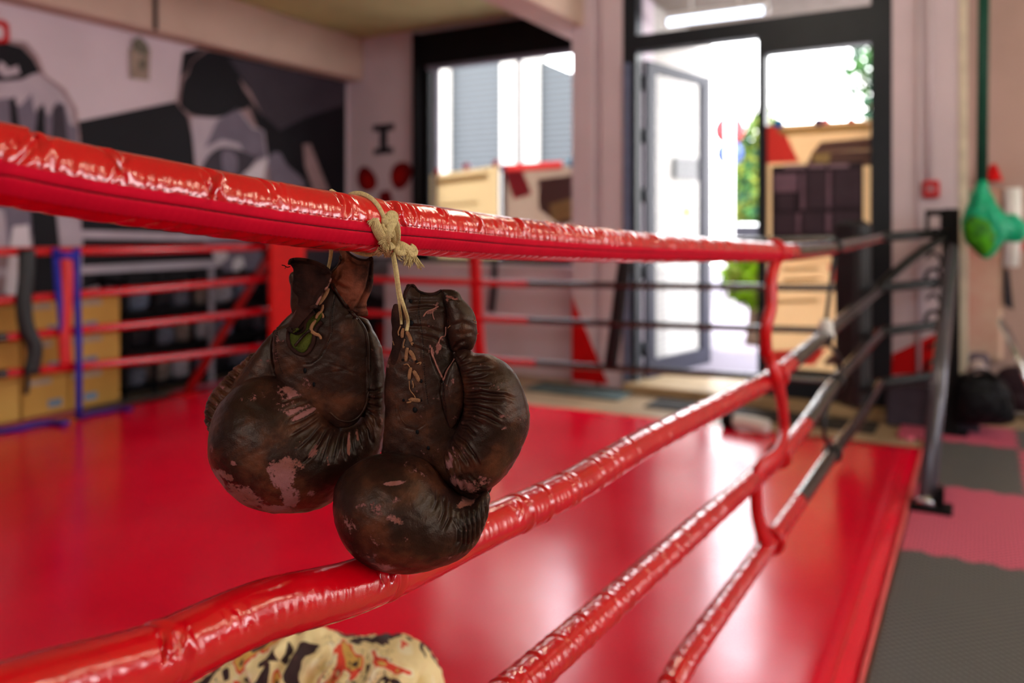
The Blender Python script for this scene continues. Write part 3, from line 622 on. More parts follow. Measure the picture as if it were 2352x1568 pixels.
# road sign
yp = 14.0; c = at_y(1676, 400, yp)
rs = thing('road_sign', 'white road sign pole with a red disc above a blue disc', 'road sign', (c.x, yp, -0.04))
MB().tube([(c.x, yp, -0.04), (c.x, yp, z_(1676, 245, yp))], 0.075, n=12).build('pole', M['white'], rs)
c1 = at_y(1674, 298, yp+0.1); m = MB(); m.tube([c1, c1+Vector((0, 0.03, 0))], 0.27, n=32); m.build('red_disc', simple('sign_red', (150, 60, 64), 0.5), rs)
c2 = at_y(1674, 352, yp+0.1); m = MB(); m.tube([c2, c2+Vector((0, 0.03, 0))], 0.235, n=32); m.build('blue_disc', simple('sign_blue', (70, 84, 140), 0.5), rs)
# hedge and trees
def foliage(name, label, c, r, n, mats, group=None, trunk=True):
    t = thing(name, label, 'tree', (c[0], c[1], -0.04), group)
    cs = []
    for i in range(7): cs.append((Vector((rng.uniform(-.5, .5)*r[0], rng.uniform(-.4, .4)*r[1], rng.uniform(-.5, .5)*r[2])), rng.uniform(.45, .75)))
    V = []; F = []
    for i in range(n):
        cc, s = cs[i % 7]; d_ = rng.normal(size=3); d_ /= np.linalg.norm(d_); rr = s*rng.uniform(.75, 1.05)
        p = np.array([c[0]+cc[0]+d_[0]*r[0]*rr, c[1]+cc[1]+d_[1]*r[1]*rr, c[2]+cc[2]+d_[2]*r[2]*rr])
        u = rng.normal(size=3); u /= np.linalg.norm(u); w_ = np.cross(u, d_+0.01); w_ /= np.linalg.norm(w_); sz = rng.uniform(.07, .14)
        k = len(V); V += [p-u*sz, p+w_*sz*.5, p+u*sz, p-w_*sz*.5]; F.append((k, k+1, k+2, k+3))
    link_mesh('foliage', V, F, mats, t, [int(x) for x in rng.integers(0, len(mats), len(F))])
    if trunk:
        m = MB(); m.tube(spline([(c[0], c[1], -0.04), (c[0]+.05, c[1], c[2]*.5), (c[0], c[1], c[2])], 4), [0.12]*8+[0.05], n=10)
        for k in range(5):
            a_ = k*1.3; m.tube([(c[0], c[1], c[2]*.75), (c[0]+math.cos(a_)*r[0]*.6, c[1]+math.sin(a_)*r[1]*.6, c[2]+r[2]*.3)], [0.05, 0.015], n=8)
        m.build('trunk', simple('bark', (92, 74, 60), 0.9), t)
g1 = simple('leaf_green', (52, 92, 40), 0.6); g2 = simple('leaf_olive', (104, 112, 34), 0.6); g3 = simple('leaf_dark', (28, 62, 42), 0.6); g4 = simple('leaf_lime', (120, 160, 10), 0.6)
p = at_y(1740, 410, 19.0); foliage('garden_tree', 'green and olive tree behind the road sign outside', (p.x, p.y, p.z), (0.85, 0.8, 1.75), 9000, [g1, g2, g3])
p = at_y(2030, 230, 17.0); foliage('garden_tree', 'pale tree at the right edge of the fixed door glass', (p.x, p.y, p.z), (0.8, 1.0, 1.6), 700, [g3, g1])
p = at_y(1690, 600, 9.6); foliage('lime_shrub', 'bright lime green shrub outside beyond the open door', (p.x+0.22, p.y, 0.74), (0.42, 0.3, 0.30), 3000, [g4, g2, g4], trunk=True)
p = at_y(1722, 528, 15.5)
car = thing('parked_van', 'white parked van in front of the tree outside', 'van', (p.x, 15.5, -0.04))
MB().box((p.x-0.5, 15.2, 0.35), (p.x+1.5, 17, 1.15), bev=0.15).box((p.x-0.3, 15.3, 1.15), (p.x+1.45, 16.8, 1.42), bev=0.1).build('van_body', M['white'], car)
MB().box((p.x-0.42, 15.28, 1.16), (p.x+0.36, 15.3, 1.38)).build('van_window', M['dark'], car)
for dx in (-0.15, 1.1):
    m = MB(); m.tube([(p.x+dx, 15.16, 0.28), (p.x+dx, 15.36, 0.28)], 0.32, n=24); m.build('wheel', M['black'], car)
# ================================================================== inflated solids (level set -> surface nets)
def inside_dist(poly, X, Y):
    P = np.array(poly, float); Q = np.roll(P, -1, 0)
    shp = X.shape; x = X.ravel(); y = Y.ravel(); ins = np.zeros(x.size, bool); d = np.full(x.size, 1e9)
    for (ax, ay), (bx_, by_) in zip(P, Q):
        c = ((ay > y) != (by_ > y)); den = (by_-ay) if abs(by_-ay) > 1e-12 else 1e-12
        ins ^= c & (x < (bx_-ax)*(y-ay)/den+ax)
        ex, ey = bx_-ax, by_-ay; L2 = ex*ex+ey*ey+1e-18; t_ = np.clip(((x-ax)*ex+(y-ay)*ey)/L2, 0, 1)
        d = np.minimum(d, (x-ax-t_*ex)**2+(y-ay-t_*ey)**2)
    return ins.reshape(shp), np.sqrt(d).reshape(shp)
def poisson(mask, h):
    levels = []; m = mask; hh = h
    while min(m.shape) > 24 and len(levels) < 3: levels.append((m, hh)); m = m[::2, ::2]; hh *= 2
    levels.append((m, hh)); phi = np.zeros(levels[-1][0].shape)
    for li in range(len(levels)-1, -1, -1):
        m, hh = levels[li]
        if phi.shape != m.shape: phi = np.repeat(np.repeat(phi, 2, 0), 2, 1)[:m.shape[0], :m.shape[1]]; 
        if phi.shape != m.shape: phi = np.pad(phi, ((0, m.shape[0]-phi.shape[0]), (0, m.shape[1]-phi.shape[1])))
        for _ in range(1500 if li == len(levels)-1 else 350):
            p = np.pad(phi, 1); phi = np.where(m, 0.25*(p[2:, 1:-1]+p[:-2, 1:-1]+p[1:-1, 2:]+p[1:-1, :-2]+hh*hh), 0)
    return phi
def surface_nets(F, org, st):
    s = F < 0
    c = s[:-1, :-1, :-1].astype(np.int8)
    for i in (0, 1):
        for j in (0, 1):
            for k in (0, 1):
                if i+j+k: c = c+s[i:s.shape[0]-1+i, j:s.shape[1]-1+j, k:s.shape[2]-1+k]
    act = (c > 0) & (c < 8); idx = np.full(act.shape, -1, np.int64); cells = np.argwhere(act); idx[act] = np.arange(len(cells))
    acc = np.zeros((len(cells), 3)); cnt = np.zeros(len(cells))
    corner = [(i, j, k) for i in (0, 1) for j in (0, 1) for k in (0, 1)]
    val = {q: F[cells[:, 0]+q[0], cells[:, 1]+q[1], cells[:, 2]+q[2]] for q in corner}
    for q in corner:
        for ax in range(3):
            if q[ax] == 0:
                r = list(q); r[ax] = 1; r = tuple(r); a = val[q]; b = val[r]; x = (a < 0) != (b < 0)
                t_ = np.where(x, a/np.where(x, a-b, 1), 0)
                for e in range(3): acc[:, e] += np.where(x, q[e]+(t_ if e == ax else 0), 0)
                cnt += x
    v = (cells+acc/cnt[:, None])*st+np.array(org)
    fs = []
    for ax in range(3):
        o1, o2 = [(1, 2), (2, 0), (0, 1)][ax]
        A = [slice(None)]*3; B = [slice(None)]*3; A[ax] = slice(0, -1); B[ax] = slice(1, None)
        ch = s[tuple(A)] != s[tuple(B)]; e = np.argwhere(ch); e = e[(e[:, o1] > 0) & (e[:, o2] > 0) & (e[:, o1] < F.shape[o1]-1) & (e[:, o2] < F.shape[o2]-1)]
        sg = s[tuple(e.T)]
        def cell(d1, d2): q = e.copy(); q[:, o1] -= d1; q[:, o2] -= d2; return idx[tuple(q.T)]
        q = np.stack([cell(0, 0), cell(1, 0), cell(1, 1), cell(0, 1)], 1); q[~sg] = q[~sg][:, ::-1]; fs.append(q)
    f = np.concatenate(fs); return v, f[(f >= 0).all(1)]
def smooth_mesh(v, f, it, lam=0.5):
    e = np.concatenate([f[:, [0, 1]], f[:, [1, 2]], f[:, [2, 3]], f[:, [3, 0]]]); n = len(v)
    deg = np.bincount(e[:, 0], minlength=n)+np.bincount(e[:, 1], minlength=n); deg = np.maximum(deg, 1)
    for i in range(it):
        L = np.stack([np.bincount(e[:, 0], v[e[:, 1], k], n)+np.bincount(e[:, 1], v[e[:, 0], k], n) for k in range(3)], 1)/deg[:, None]-v
        v = v+(lam if i % 2 == 0 else -lam*0.85)*L
    return v
def vnormals(v, f):
    n = np.cross(v[f[:, 2]]-v[f[:, 0]], v[f[:, 3]]-v[f[:, 1]]); N = np.zeros_like(v)
    for k in range(4):
        for a in range(3): N[:, a] += np.bincount(f[:, k], n[:, a], len(v))
    return N/(np.linalg.norm(N, axis=1)[:, None]+1e-12)
def seg_dist(px, py, pts):
    """distance to a polyline, arc parameter 0..1 of the foot"""
    d = np.full(px.shape, 1e9); tt = np.zeros(px.shape); P = np.array(pts, float); sl = np.r_[0, np.cumsum(np.linalg.norm(np.diff(P, axis=0), axis=1))]
    for i in range(len(P)-1):
        a, b = P[i], P[i+1]; e = b-a; t_ = np.clip(((px-a[0])*e[0]+(py-a[1])*e[1])/(e@e+1e-9), 0, 1)
        q = np.hypot(px-a[0]-t_*e[0], py-a[1]-t_*e[1]); m = q < d; d[m] = q[m]; tt[m] = (sl[i]+t_[m]*(sl[i+1]-sl[i]))/sl[-1]
    return d, tt
def solid(name, poly, Z, k, mat, parent, step=0.0012, tilt=(0, 0), grooves=(), wear=(), nz=None, zcurve=None, cmax=None, sm=6, label=None, noise_amp=0.0006, closed_smooth=4, base_wear=0.0, power=0.5):
    """poly: outline in photo pixels, standing at distance Z from the camera, inflated to both sides.
    tilt: metres of distance per pixel (x, y) from the outline's centre"""
    pp = spline(poly, closed_smooth, True) if closed_smooth > 1 else np.array(poly, float)
    cx, cy = pp.mean(0); sc = Z/FPX
    X2 = (pp[:, 0]-CX)*sc; H2 = (CY-pp[:, 1])*sc
    pad = step*4; x0, x1 = X2.min()-pad, X2.max()+pad; h0, h1 = H2.min()-pad, H2.max()+pad
    gx = np.arange(x0, x1, step); gh = np.arange(h0, h1, step); XX, HH = np.meshgrid(gx, gh, indexing='ij')
    ins, d = inside_dist(np.stack([X2, H2], 1), XX, HH); phi = poisson(ins, step)
    pm = math.sqrt(phi.max())
    g = np.where(ins, phi, -d*pm*1.0)
    for _ in range(2):
        p = np.pad(g, 1, mode='edge'); g = 0.5*g+0.125*(p[2:, 1:-1]+p[:-2, 1:-1]+p[1:-1, 2:]+p[1:-1, :-2])
    if cmax: g = np.where(g > 0, cmax**2/4*(1-np.exp(-4*g/cmax**2)), g)       # flat-topped: never thicker than cmax
    if power != 0.5: gm = g.max(); g = np.where(g > 0, gm*(np.maximum(g, 0)/gm)**(power*2), g)
    T = k*2*math.sqrt(max(g.max(), 1e-9))+0.006
    gy = np.arange(-T-step*2, T+step*3, step)
    pxg = XX/sc+CX; pyg = CY-HH/sc
    zc = tilt[0]*(pxg-cx)+tilt[1]*(pyg-cy)
    if zcurve is not None: zc = zc+zcurve(pxg, pyg)
    lo, hi = zc[ins].min(), zc[ins].max(); gy = np.arange(-T-step*2+lo, T+step*3+hi, step)
    F = ((gy[None, None, :]-zc[:, :, None])/k)**2-4*g[:, :, None]
    v, f = surface_nets(F, (gx[0], gh[0], gy[0]), step)      # columns: X, H, depth
    v = smooth_mesh(v, f, sm)
    f = f[:, ::-1]; v3 = np.stack([v[:, 0], Z+v[:, 2], v[:, 1]], 1)
    N = vnormals(v3, f)
    Dc = ((v3-v3.mean(0))*N).sum(1).mean()
    if Dc < 0: f = f[:, ::-1]; N = -N
    px = CX+v[:, 0]/sc; py = CY-v[:, 1]/sc
    front = np.clip(-N[:, 1]*1.6+0.5, 0, 1); disp = np.zeros(len(v))
    for gr in grooves:
        pts, w_, dep = gr[:3]; P = np.array(pts)
        lo_ = P.min(0)-w_*5; hi_ = P.max(0)+w_*5
        m = (px > lo_[0]) & (px < hi_[0]) & (py > lo_[1]) & (py < hi_[1])
        if not m.any(): continue
        dd, tt = seg_dist(px[m], py[m], pts); tp = 1.0 if (len(gr) > 3 and gr[3] == 'full') else np.clip(np.minimum(tt*6+0.15, (1-tt)*4+0.05), 0, 1)
        disp[m] -= dep*0.001*tp*(np.exp(-(dd/w_)**2)-0.35*np.exp(-((dd-w_*2.0)/(w_*1.1))**2))
    disp *= front
    if noise_amp:
        q = v3*1.0
        for fr, am in ((60, 1.0), (140, 0.6), (330, 0.35)):
            ph = rng.uniform(0, 6, 6)
            disp += noise_amp*am*(np.sin(q[:, 0]*fr+ph[0]+1.7*np.sin(q[:, 2]*fr*.7+ph[1]))*np.sin(q[:, 2]*fr*1.1+ph[2]+1.3*np.sin(q[:, 1]*fr*.8+ph[3]))+0.5*np.sin(q[:, 1]*fr*1.3+ph[4]+q[:, 0]*fr*.5))
    v3 = v3+N*disp[:, None]
    wd = np.stack([v3[:, 0]*RX+v3[:, 1]*FX, v3[:, 0]*RY+v3[:, 1]*FY, v3[:, 2]+CAMH], 1)
    o = link_mesh(name, wd, np.ascontiguousarray(f), mat, parent, None, True, label)
    wv = np.full(len(v), base_wear)
    for (ex, ey, rx_, ry_, an, st_) in wear:
        ca, sa = math.cos(an), math.sin(an); dx = px-ex; dy = py-ey
        r = ((dx*ca+dy*sa)/rx_)**2+((-dx*sa+dy*ca)/ry_)**2; wv = np.maximum(wv, st_*np.exp(-r**1.5))
    # rubbed crests beside creases
    if len(o.data.vertices) == len(wv):
        a = o.data.attributes.new('wear', 'FLOAT', 'POINT'); crest = np.clip(disp/0.0006, 0, 1)*0.14
        a.data.foreach_set('value', (wv+crest).astype(np.float32))
    return o
# ================================================================== RING
cv = thing('ring_canvas', 'glossy red vinyl canvas floor of the boxing ring', 'ring canvas', (-3, 2.5, FLZ))
cpoly = [(-0.30, -0.9), (-0.30, 5.42), (-2.4, 5.36), (-5.10, 5.20), (-5.55, 5.1), (-5.55, -0.9)]
m = MB(); NX, NY = 40, 48; V = []; F = []
for j in range(NY+1):
    for i in range(NX+1):
        u, w_ = i/NX, j/NY; x = -5.55+u*5.25; top = 5.42-0.30*(1-u)**1.2; y = -0.9+w_*(top+0.9)
        z = 0.0008*math.sin(x*2.3+y*1.1)*math.sin(y*2.9+x)*min(1, 6*min(u, 1-u, w_, 1-w_)); V.append((x, y, z))
for j in range(NY):
    for i in range(NX): a = j*(NX+1)+i; F.append((a, a+1, a+NX+2, a+NX+1))
n0 = len(V)
rim = [i for i in range(NX+1)]+[j*(NX+1)+NX for j in range(1, NY+1)]+[NY*(NX+1)+i for i in range(NX-1, -1, -1)]+[j*(NX+1) for j in range(NY-1, 0, -1)]
for r in rim: V.append((V[r][0], V[r][1], FLZ))
for k in range(len(rim)): a, b = rim[k], rim[(k+1) % len(rim)]; F.append((b, a, n0+k, n0+(k+1) % len(rim)))
m.add(V, F, 0, True); m.build('canvas_sheet', M['canvas'], cv)
m = MB(); m.tube([(-0.300, y, 0.003+0.001*math.sin(y*17)) for y in np.linspace(-0.9, 5.42, 120)], 0.008, n=8); m.build('edge_piping', simple('salmon_piping', (232, 96, 96), 0.5), cv, 'paler salmon piping')
m = MB(); m.tube([(-0.37+0.001*math.sin(y*9), y, 0.001) for y in np.linspace(-0.9, 5.4, 60)], 0.0016, n=6); m.build('edge_seam', M['pad_red'], cv)
# ---- ropes
PXN = -0.54
def near_pt(px, py, dx=0.0):
    p = at_x(px, py, PXN+dx); return np.array(p)
def sweep(path, r, n, disp=None, phi=(0, 2*math.pi), lift=0.0):
    P = np.array(path); T = np.gradient(P, axis=0); T /= np.linalg.norm(T, axis=1)[:, None]
    up = np.tile([0, 0, 1.0], (len(P), 1)); side = np.cross(T, up); side /= np.linalg.norm(side, axis=1)[:, None]; up = np.cross(side, T)
    full = phi[1]-phi[0] > 6.28
    ang = np.linspace(phi[0], phi[1], n, endpoint=not full); sl = np.r_[0, np.cumsum(np.linalg.norm(np.diff(P, axis=0), axis=1))]
    A, Sg = np.meshgrid(ang, sl); R = np.full(A.shape, 1.0)*(np.array(r)[:, None] if np.ndim(r) else r)+lift
    if disp is not None: R = R+disp(Sg, A)
    V = P[:, None, :]+R[..., None]*(np.cos(A)[..., None]*up[:, None, :]+np.sin(A)[..., None]*side[:, None, :])
    m_, k_ = A.shape; I = np.arange(m_*k_).reshape(m_, k_)
    J = np.roll(I, -1, 1) if full else I[:, 1:]; I0 = I if full else I[:, :-1]
    f = np.stack([I0[:-1], J[:-1], J[1:], I0[1:]], -1).reshape(-1, 4)
    return V.reshape(-1, 3), f[:, ::-1]
def resample(ctrl, near_y, fine, coarse, smooth_n=40):
    D = spline(ctrl, smooth_n); sl = np.r_[0, np.cumsum(np.linalg.norm(np.diff(D, axis=0), axis=1))]; tot = sl[-1]
    yfine = np.interp(near_y, D[:, 1], sl); s = np.r_[np.arange(0, yfine, fine), np.arange(yfine, tot, coarse), tot]
    return np.stack([np.interp(s, sl, D[:, k]) for k in range(3)], 1), s
def creases(sites, seed, ripple=0.0003, pucker=0.0006, under=0.0004, rings=()):
    r_ = np.random.default_rng(seed); lines = []
    for (s0, a) in sites:
        n_ = int(r_.integers(3, 6))
        for i in range(n_):
            sl_ = r_.uniform(0.004, 0.013)*(1 if i % 2 else -1); pc = math.radians(r_.uniform(38, 70)); pw = math.radians(r_.uniform(16, 34))
            lines.append((s0+r_.uniform(-0.010, 0.010), sl_, pc, pw, a*r_.uniform(0.0011, 0.0026), r_.uniform(0.0013, 0.0030)))
    ph = r_.uniform(0, 6, 12)
    def f(Sg, A):
        D = np.zeros(Sg.shape)
        A2 = (A+math.pi) % (2*math.pi)-math.pi
        for (s0, sl_, pc, pw, dep, w_) in lines:
            msk = np.abs(Sg[:, 0]-s0) < 0.05
            if not msk.any(): continue
            a_ = A2[msk]; d = Sg[msk]-s0-sl_*(a_-pc); e = np.exp(-((a_-pc)/pw)**4)
            D[msk] += e*dep*(-np.exp(-(d/w_)**2)+0.55*np.exp(-((d-2.2*w_)/(1.5*w_))**2))
        for (s0, dep, w_, tl) in rings:
            msk = np.abs(Sg[:, 0]-s0) < 0.06
            if msk.any():
                d = Sg[msk]-s0-tl*np.sin(A2[msk]); D[msk] += dep*(-np.exp(-(d/w_)**2)+0.4*np.exp(-((d-2*w_)/(1.4*w_))**2))
        env = np.exp(-((A2-math.radians(76))/0.34)**2)
        wob = np.sin(Sg*430+ph[0]+2.2*np.sin(Sg*95+ph[1]))+0.6*np.sin(Sg*710+ph[2]+2*np.sin(Sg*160+ph[3]))
        D += pucker*0.5*env*wob
        D += ripple*(np.sin(Sg*120+ph[4]+3*np.sin(A2*2+ph[5]))*np.sin(A2*3+ph[6]+Sg*37)+0.7*np.sin(Sg*260+A2*4+ph[7]+1.5*np.sin(Sg*70))*np.sin(A2*7+ph[8]))
        env2 = np.exp(-((np.abs(A2)-math.radians(160))/0.35)**2); D += under*env2*np.sin(Sg*300+A2*6+ph[9]+1.5*np.sin(Sg*60+ph[10]))
        return D
    return f
KY = 5.55; KZ = [CAMH-0.055, CAMH-0.375, CAMH-0.65, CAMH-0.975]      # where the ropes turn at the black corner
def ys(path, s, px): return float(np.interp(at_x(px, 500, PXN).y, path[:, 1], s))
ropelab = ['top rope of the near side, thick red padding with zipper, gloves tied to it', 'second rope of the near side, glossy red, passing behind the lower glove',
           'third rope of the near side, red then black towards the corner', 'lowest rope of the near side, red then black towards the corner']
# top rope
ctrl = [np.array([-0.66, -0.40, CAMH+0.115]), np.array([-0.64, -0.05, CAMH+0.085]), near_pt(-60, 363, -0.062), near_pt(0, 378, -0.058), near_pt(200, 419, -0.045), near_pt(400, 451, -0.03), near_pt(600, 484, -0.015), near_pt(800, 511, -0.005),
        near_pt(1000, 531), near_pt(1200, 550), near_pt(1450, 567), near_pt(1600, 573), near_pt(1780, 579), near_pt(1850, 577), near_pt(1930, 567), np.array([PXN, KY, KZ[0]])]
path, sarc = resample(ctrl, 1.25, 0.0013, 0.005)
r_top = 0.0285; path_top = path
sites = [(ys(path, sarc, p), a) for p, a in ((145, 1.3), (312, 0.8), (490, 1.4), (625, 0.5), (765, 1.1), (880, 1.3), (905, 0.9), (985, 0.5), (1055, 0.8), (1105, 0.6), (1160, 1.0), (1240, 0.7), (1290, 0.8), (1350, 0.9), (1420, 0.8), (1480, 0.8), (1540, 0.8), (1600, 0.8), (1650, 0.8), (1700, 0.8), (1745, 0.8), (1770, 0.8))]
sk = ys(path, sarc, 880); sblk = at_x(1818, 560, PXN).y
base_c = creases(sites, 5, 0.00008, 0.0010, 0.0006)
def top_disp(Sg, A):
    D = base_c(Sg, A); D += -0.0022*np.exp(-((Sg-sk)/0.008)**2)
    D -= 0.0012*np.exp(-(((Sg+0.02*np.sin(2*math.pi*Sg/0.11)) % 0.11-0.055)/0.004)**2)*(Sg > ys(path, sarc, 1380))
    D += 0.0007*np.clip((Sg-ys(path, sarc, 1150))/0.3, 0, 1)*np.clip(np.cos(A-0.5), 0, 1)*np.sin(Sg*290+2*np.sin(Sg*41)+A)
    return D
rp = thing('ring_rope', ropelab[0], 'ring rope', (PXN, 2.5, CAMH-0.1), 'near side ropes'); rp_top = rp
i_b = int(np.searchsorted(path[:, 1], sblk)); 
v, f = sweep(path[:i_b+1], r_top, 110, lambda S_, A_: top_disp(S_, A_)); link_mesh('red_cover', v, f, M['rope_red'], rp, None, True)
tail = path[i_b:]; off = sarc[i_b]
v, f = sweep(tail, r_top+0.001, 64, lambda S_, A_: base_c(S_+off, A_)*0.5-0.0015*np.exp(-((S_ % 0.16-0.08)/0.005)**2), phi=(math.radians(-140), math.radians(100))); link_mesh('black_cover', v, f, M['rope_black'], rp, None, True, 'black vinyl upper half')
v, f = sweep(tail, r_top-0.001, 40, lambda S_, A_: base_c(S_+off, A_)*0.5, phi=(math.radians(100), math.radians(232))); link_mesh('red_flap', v, f, M['rope_red'], rp, None, True, 'red vinyl lower half')
i_z = int(np.searchsorted(path[:, 1], at_x(1800, 560, PXN).y))
v, f = sweep(path[:i_z], r_top, 30, lambda S_, A_: top_disp(S_, A_)*0.35-0.0009*np.exp(-((A_-math.radians(109))/0.05)**2)+0.00008*np.sin(S_*900), phi=(math.radians(91), math.radians(138)), lift=0.0007); zt = link_mesh('zipper_tape', v, f, M['zip_tape'], rp, None, True, 'matt crimson zipper tape')
v, f = sweep(path[:i_z], r_top+0.0004, 5, lambda S_, A_: 0.0003*np.sin(S_*2600), phi=(math.radians(107.6), math.radians(109.6))); link_mesh('zipper_teeth', v, f, M['zip_dark'], zt, None, True, 'dark line of zipper teeth')
m = MB(); 
sd = np.interp(np.arange(0.3, 1.5, 0.0052), path[:, 1], np.arange(len(path)))
T_ = np.gradient(path, axis=0); T_ /= np.linalg.norm(T_, axis=1)[:, None]
for ii in sd:
    i0 = int(ii)
    for an in (87.5, 139.5):
        a = math.radians(an); sd_ = np.cross(T_[i0], [0, 0, 1]); up_ = np.cross(sd_, T_[i0]); n_ = up_*math.cos(a)+sd_*math.sin(a); c_ = path[i0]+n_*(r_top+0.0006)
        m.tube([c_-T_[i0]*0.0013, c_+T_[i0]*0.0013], 0.00042, n=4)
m.build('stitching', M['thread'], rp)
# ropes 2-4
def mk_rope(idx, ctrl, r, red_end_px, sites, rings, rip, seed, near=1.3, puck=0.0004, flap=True):
    path, sarc = resample(ctrl, near, 0.0018, 0.006)
    rp = thing('ring_rope', ropelab[idx], 'ring rope', tuple(path[len(path)//2]), 'near side ropes')
    ss = [(ys(path, sarc, p), a) for p, a in sites]
    ss0 = ys(path, sarc, 1180)
    rg = [(ys(path, sarc, p), d_*0.001, w_*0.001, tl) for p, d_, w_, tl in rings]
    s_ = ys(path, sarc, 1180 if idx == 1 else 1000); k = 0
    while s_ < sarc[-1]-0.2: rg.append((s_, 0.0020, 0.0032, 0.006*(-1)**k)); s_ += 0.068+0.014*(k % 3); k += 1
    dc = creases(ss, seed, rip, puck, 0.0002, rg)
    dc0 = dc; dc = lambda S_, A_: dc0(S_, A_)-0.0012*np.exp(-(((A_+math.pi) % (2*math.pi)-math.pi-0.72)/0.045)**2)*(S_ > ss0)
    yb_ = at_x(red_end_px, 700, PXN).y; i_b = int(np.searchsorted(path[:, 1], yb_))
    v, f = sweep(path[:i_b+1], r, 84, dc); link_mesh('red_cover', v, f, M['rope_red'], rp, None, True)
    tl = path[i_b:]; of = sarc[i_b]
    v, f = sweep(tl, r+0.001, 48, lambda S_, A_: dc(S_+of, A_)*0.8, phi=(math.radians(-150), math.radians(118))); link_mesh('black_cover', v, f, M['rope_black'], rp, None, True, 'black vinyl upper half')
    v, f = sweep(tl, r-0.001, 32, None, phi=(math.radians(100), math.radians(232))); link_mesh('red_flap', v, f, M['rope_red'] if flap else M['rope_black'], rp, None, True)
    return path
r2 = [np.array([PXN, -0.35, 1.14]), np.array([PXN, 0.0, 1.07]), near_pt(-80, 1645), near_pt(100, 1588), near_pt(345, 1516), near_pt(600, 1404), near_pt(850, 1334), near_pt(1130, 1205), near_pt(1300, 1125), near_pt(1490, 1012), near_pt(1700, 906), near_pt(1780, 862), near_pt(1900, 765), near_pt(1970, 705), np.array([PXN, KY, KZ[1]])]
mk_rope(1, r2, 0.0262, 1815, [(345, 1.5), (360, 1.0), (860, 1.6), (845, 1.0), (1160, 0.8), (500, 0.3)], [(350, 1.6, 4, 0.010), (862, 2.2, 4, 0.012), (1175, 1.2, 3, 0.01), (1290, 1.4, 3, -0.008), (1380, 1.6, 3.5, 0.008)], 0.00010, 17, puck=0.0003, flap=True)
r3 = [np.array([PXN, -0.2, 0.745]), near_pt(1130, 1628), near_pt(1200, 1568), near_pt(1400, 1391), near_pt(1600, 1213), near_pt(1790, 1045), near_pt(1862, 958), near_pt(1923, 873), np.array([PXN, KY, KZ[2]])]
r3[0] = np.array([PXN, 0.2, 0.742]); 
mk_rope(2, r3, 0.0265, 1850, [], [], 0.00045, 23, near=1.9, puck=0.0012)
r4 = [np.array([PXN, 0.6, 0.45]), near_pt(1500, 1640), near_pt(1545, 1568), near_pt(1600, 1478), near_pt(1777, 1232), near_pt(1836, 1151), near_pt(1915, 1037), near_pt(1978, 955), np.array([PXN, KY, KZ[3]])]
mk_rope(3, r4, 0.0265, 1836, [], [], 0.00045, 29, near=2.4, puck=0.0012)
# left-side and far-side ropes
C1 = np.array([-5.36, 5.20]); C1Z = [CAMH-0.155, CAMH-0.425, CAMH-0.71, CAMH-1.03]; L0Z = [CAMH-0.146, CAMH-0.455, CAMH-0.69, CAMH-0.92]
words = ['top', 'second', 'third', 'lowest']
for i in range(4):
    p0 = np.array([-5.36, 2.77, L0Z[i]]); c1 = np.array([C1[0], C1[1], C1Z[i]]); ext = p0+(p0-c1)*1.0
    lr = thing('ring_rope', f'{words[i]} red rope of the left side of the ring', 'ring rope', tuple(p0), 'left side ropes')
    ctrl = [c1, (c1+p0)/2+np.array([0, 0, -0.008]), p0]; D = spline(ctrl, 30)
    v, f = sweep(D[::-1], 0.030, 20); link_mesh('red_cover', v, f, M['rope_red'], lr, None, True)
    yk = at_x(20, 700, -5.36).y; D2 = np.array([[ -5.36, yk-0.0, np.interp(yk, D[::-1, 1], D[::-1, 2])], ext])
    if i < 2:
        v, f = sweep(np.linspace(ext, p0+np.array([0, 0.01, 0]), 20), 0.030, 20); link_mesh('red_cover', v, f, M['rope_red'], lr, None, True)
    else:
        v, f = sweep(np.linspace(ext, [-5.36, yk-0.02, np.interp(yk, D[::-1, 1], D[::-1, 2])], 20), 0.032, 20); link_mesh('black_cover', v, f, M['rope_black'], lr, None, True, 'black rope end')
    fr_ = thing('ring_rope', f'{words[i]} rope of the far side in front of the window and door, red then black', 'ring rope', tuple(c1), 'far side ropes')
    k2 = np.array([PXN, KY, KZ[i]]); sag = 0.02
    D = np.array([c1+(k2-c1)*t_+np.array([0, 0, -sag*4*t_*(1-t_)]) for t_ in np.linspace(0, 1, 80)])
    pxs = [CX+FPX*((q[0]*RX+q[1]*RY)/(q[0]*FX+q[1]*FY)) for q in D]; ib = int(np.searchsorted(pxs, 1192+10*i))
    v, f = sweep(D[:ib+1], 0.028, 18); link_mesh('red_cover', v, f, M['rope_red'], fr_, None, True)
    v, f = sweep(D[ib:], 0.024, 18); link_mesh('black_cover', v, f, M['rope_black'], fr_, None, True, 'black rope half')
def far_pt(px, i, zoff=0.0):
    c1 = np.array([C1[0], C1[1], C1Z[i]]); k2 = np.array([PXN, KY, KZ[i]]); best = None
    for t_ in np.linspace(0, 1, 400):
        q = c1+(k2-c1)*t_+np.array([0, 0, -0.08*t_*(1-t_)]); x = CX+FPX*((q[0]*RX+q[1]*RY)/(q[0]*FX+q[1]*FY))
        if best is None or abs(x-px) < best[0]: best = (abs(x-px), q)
    return best[1]
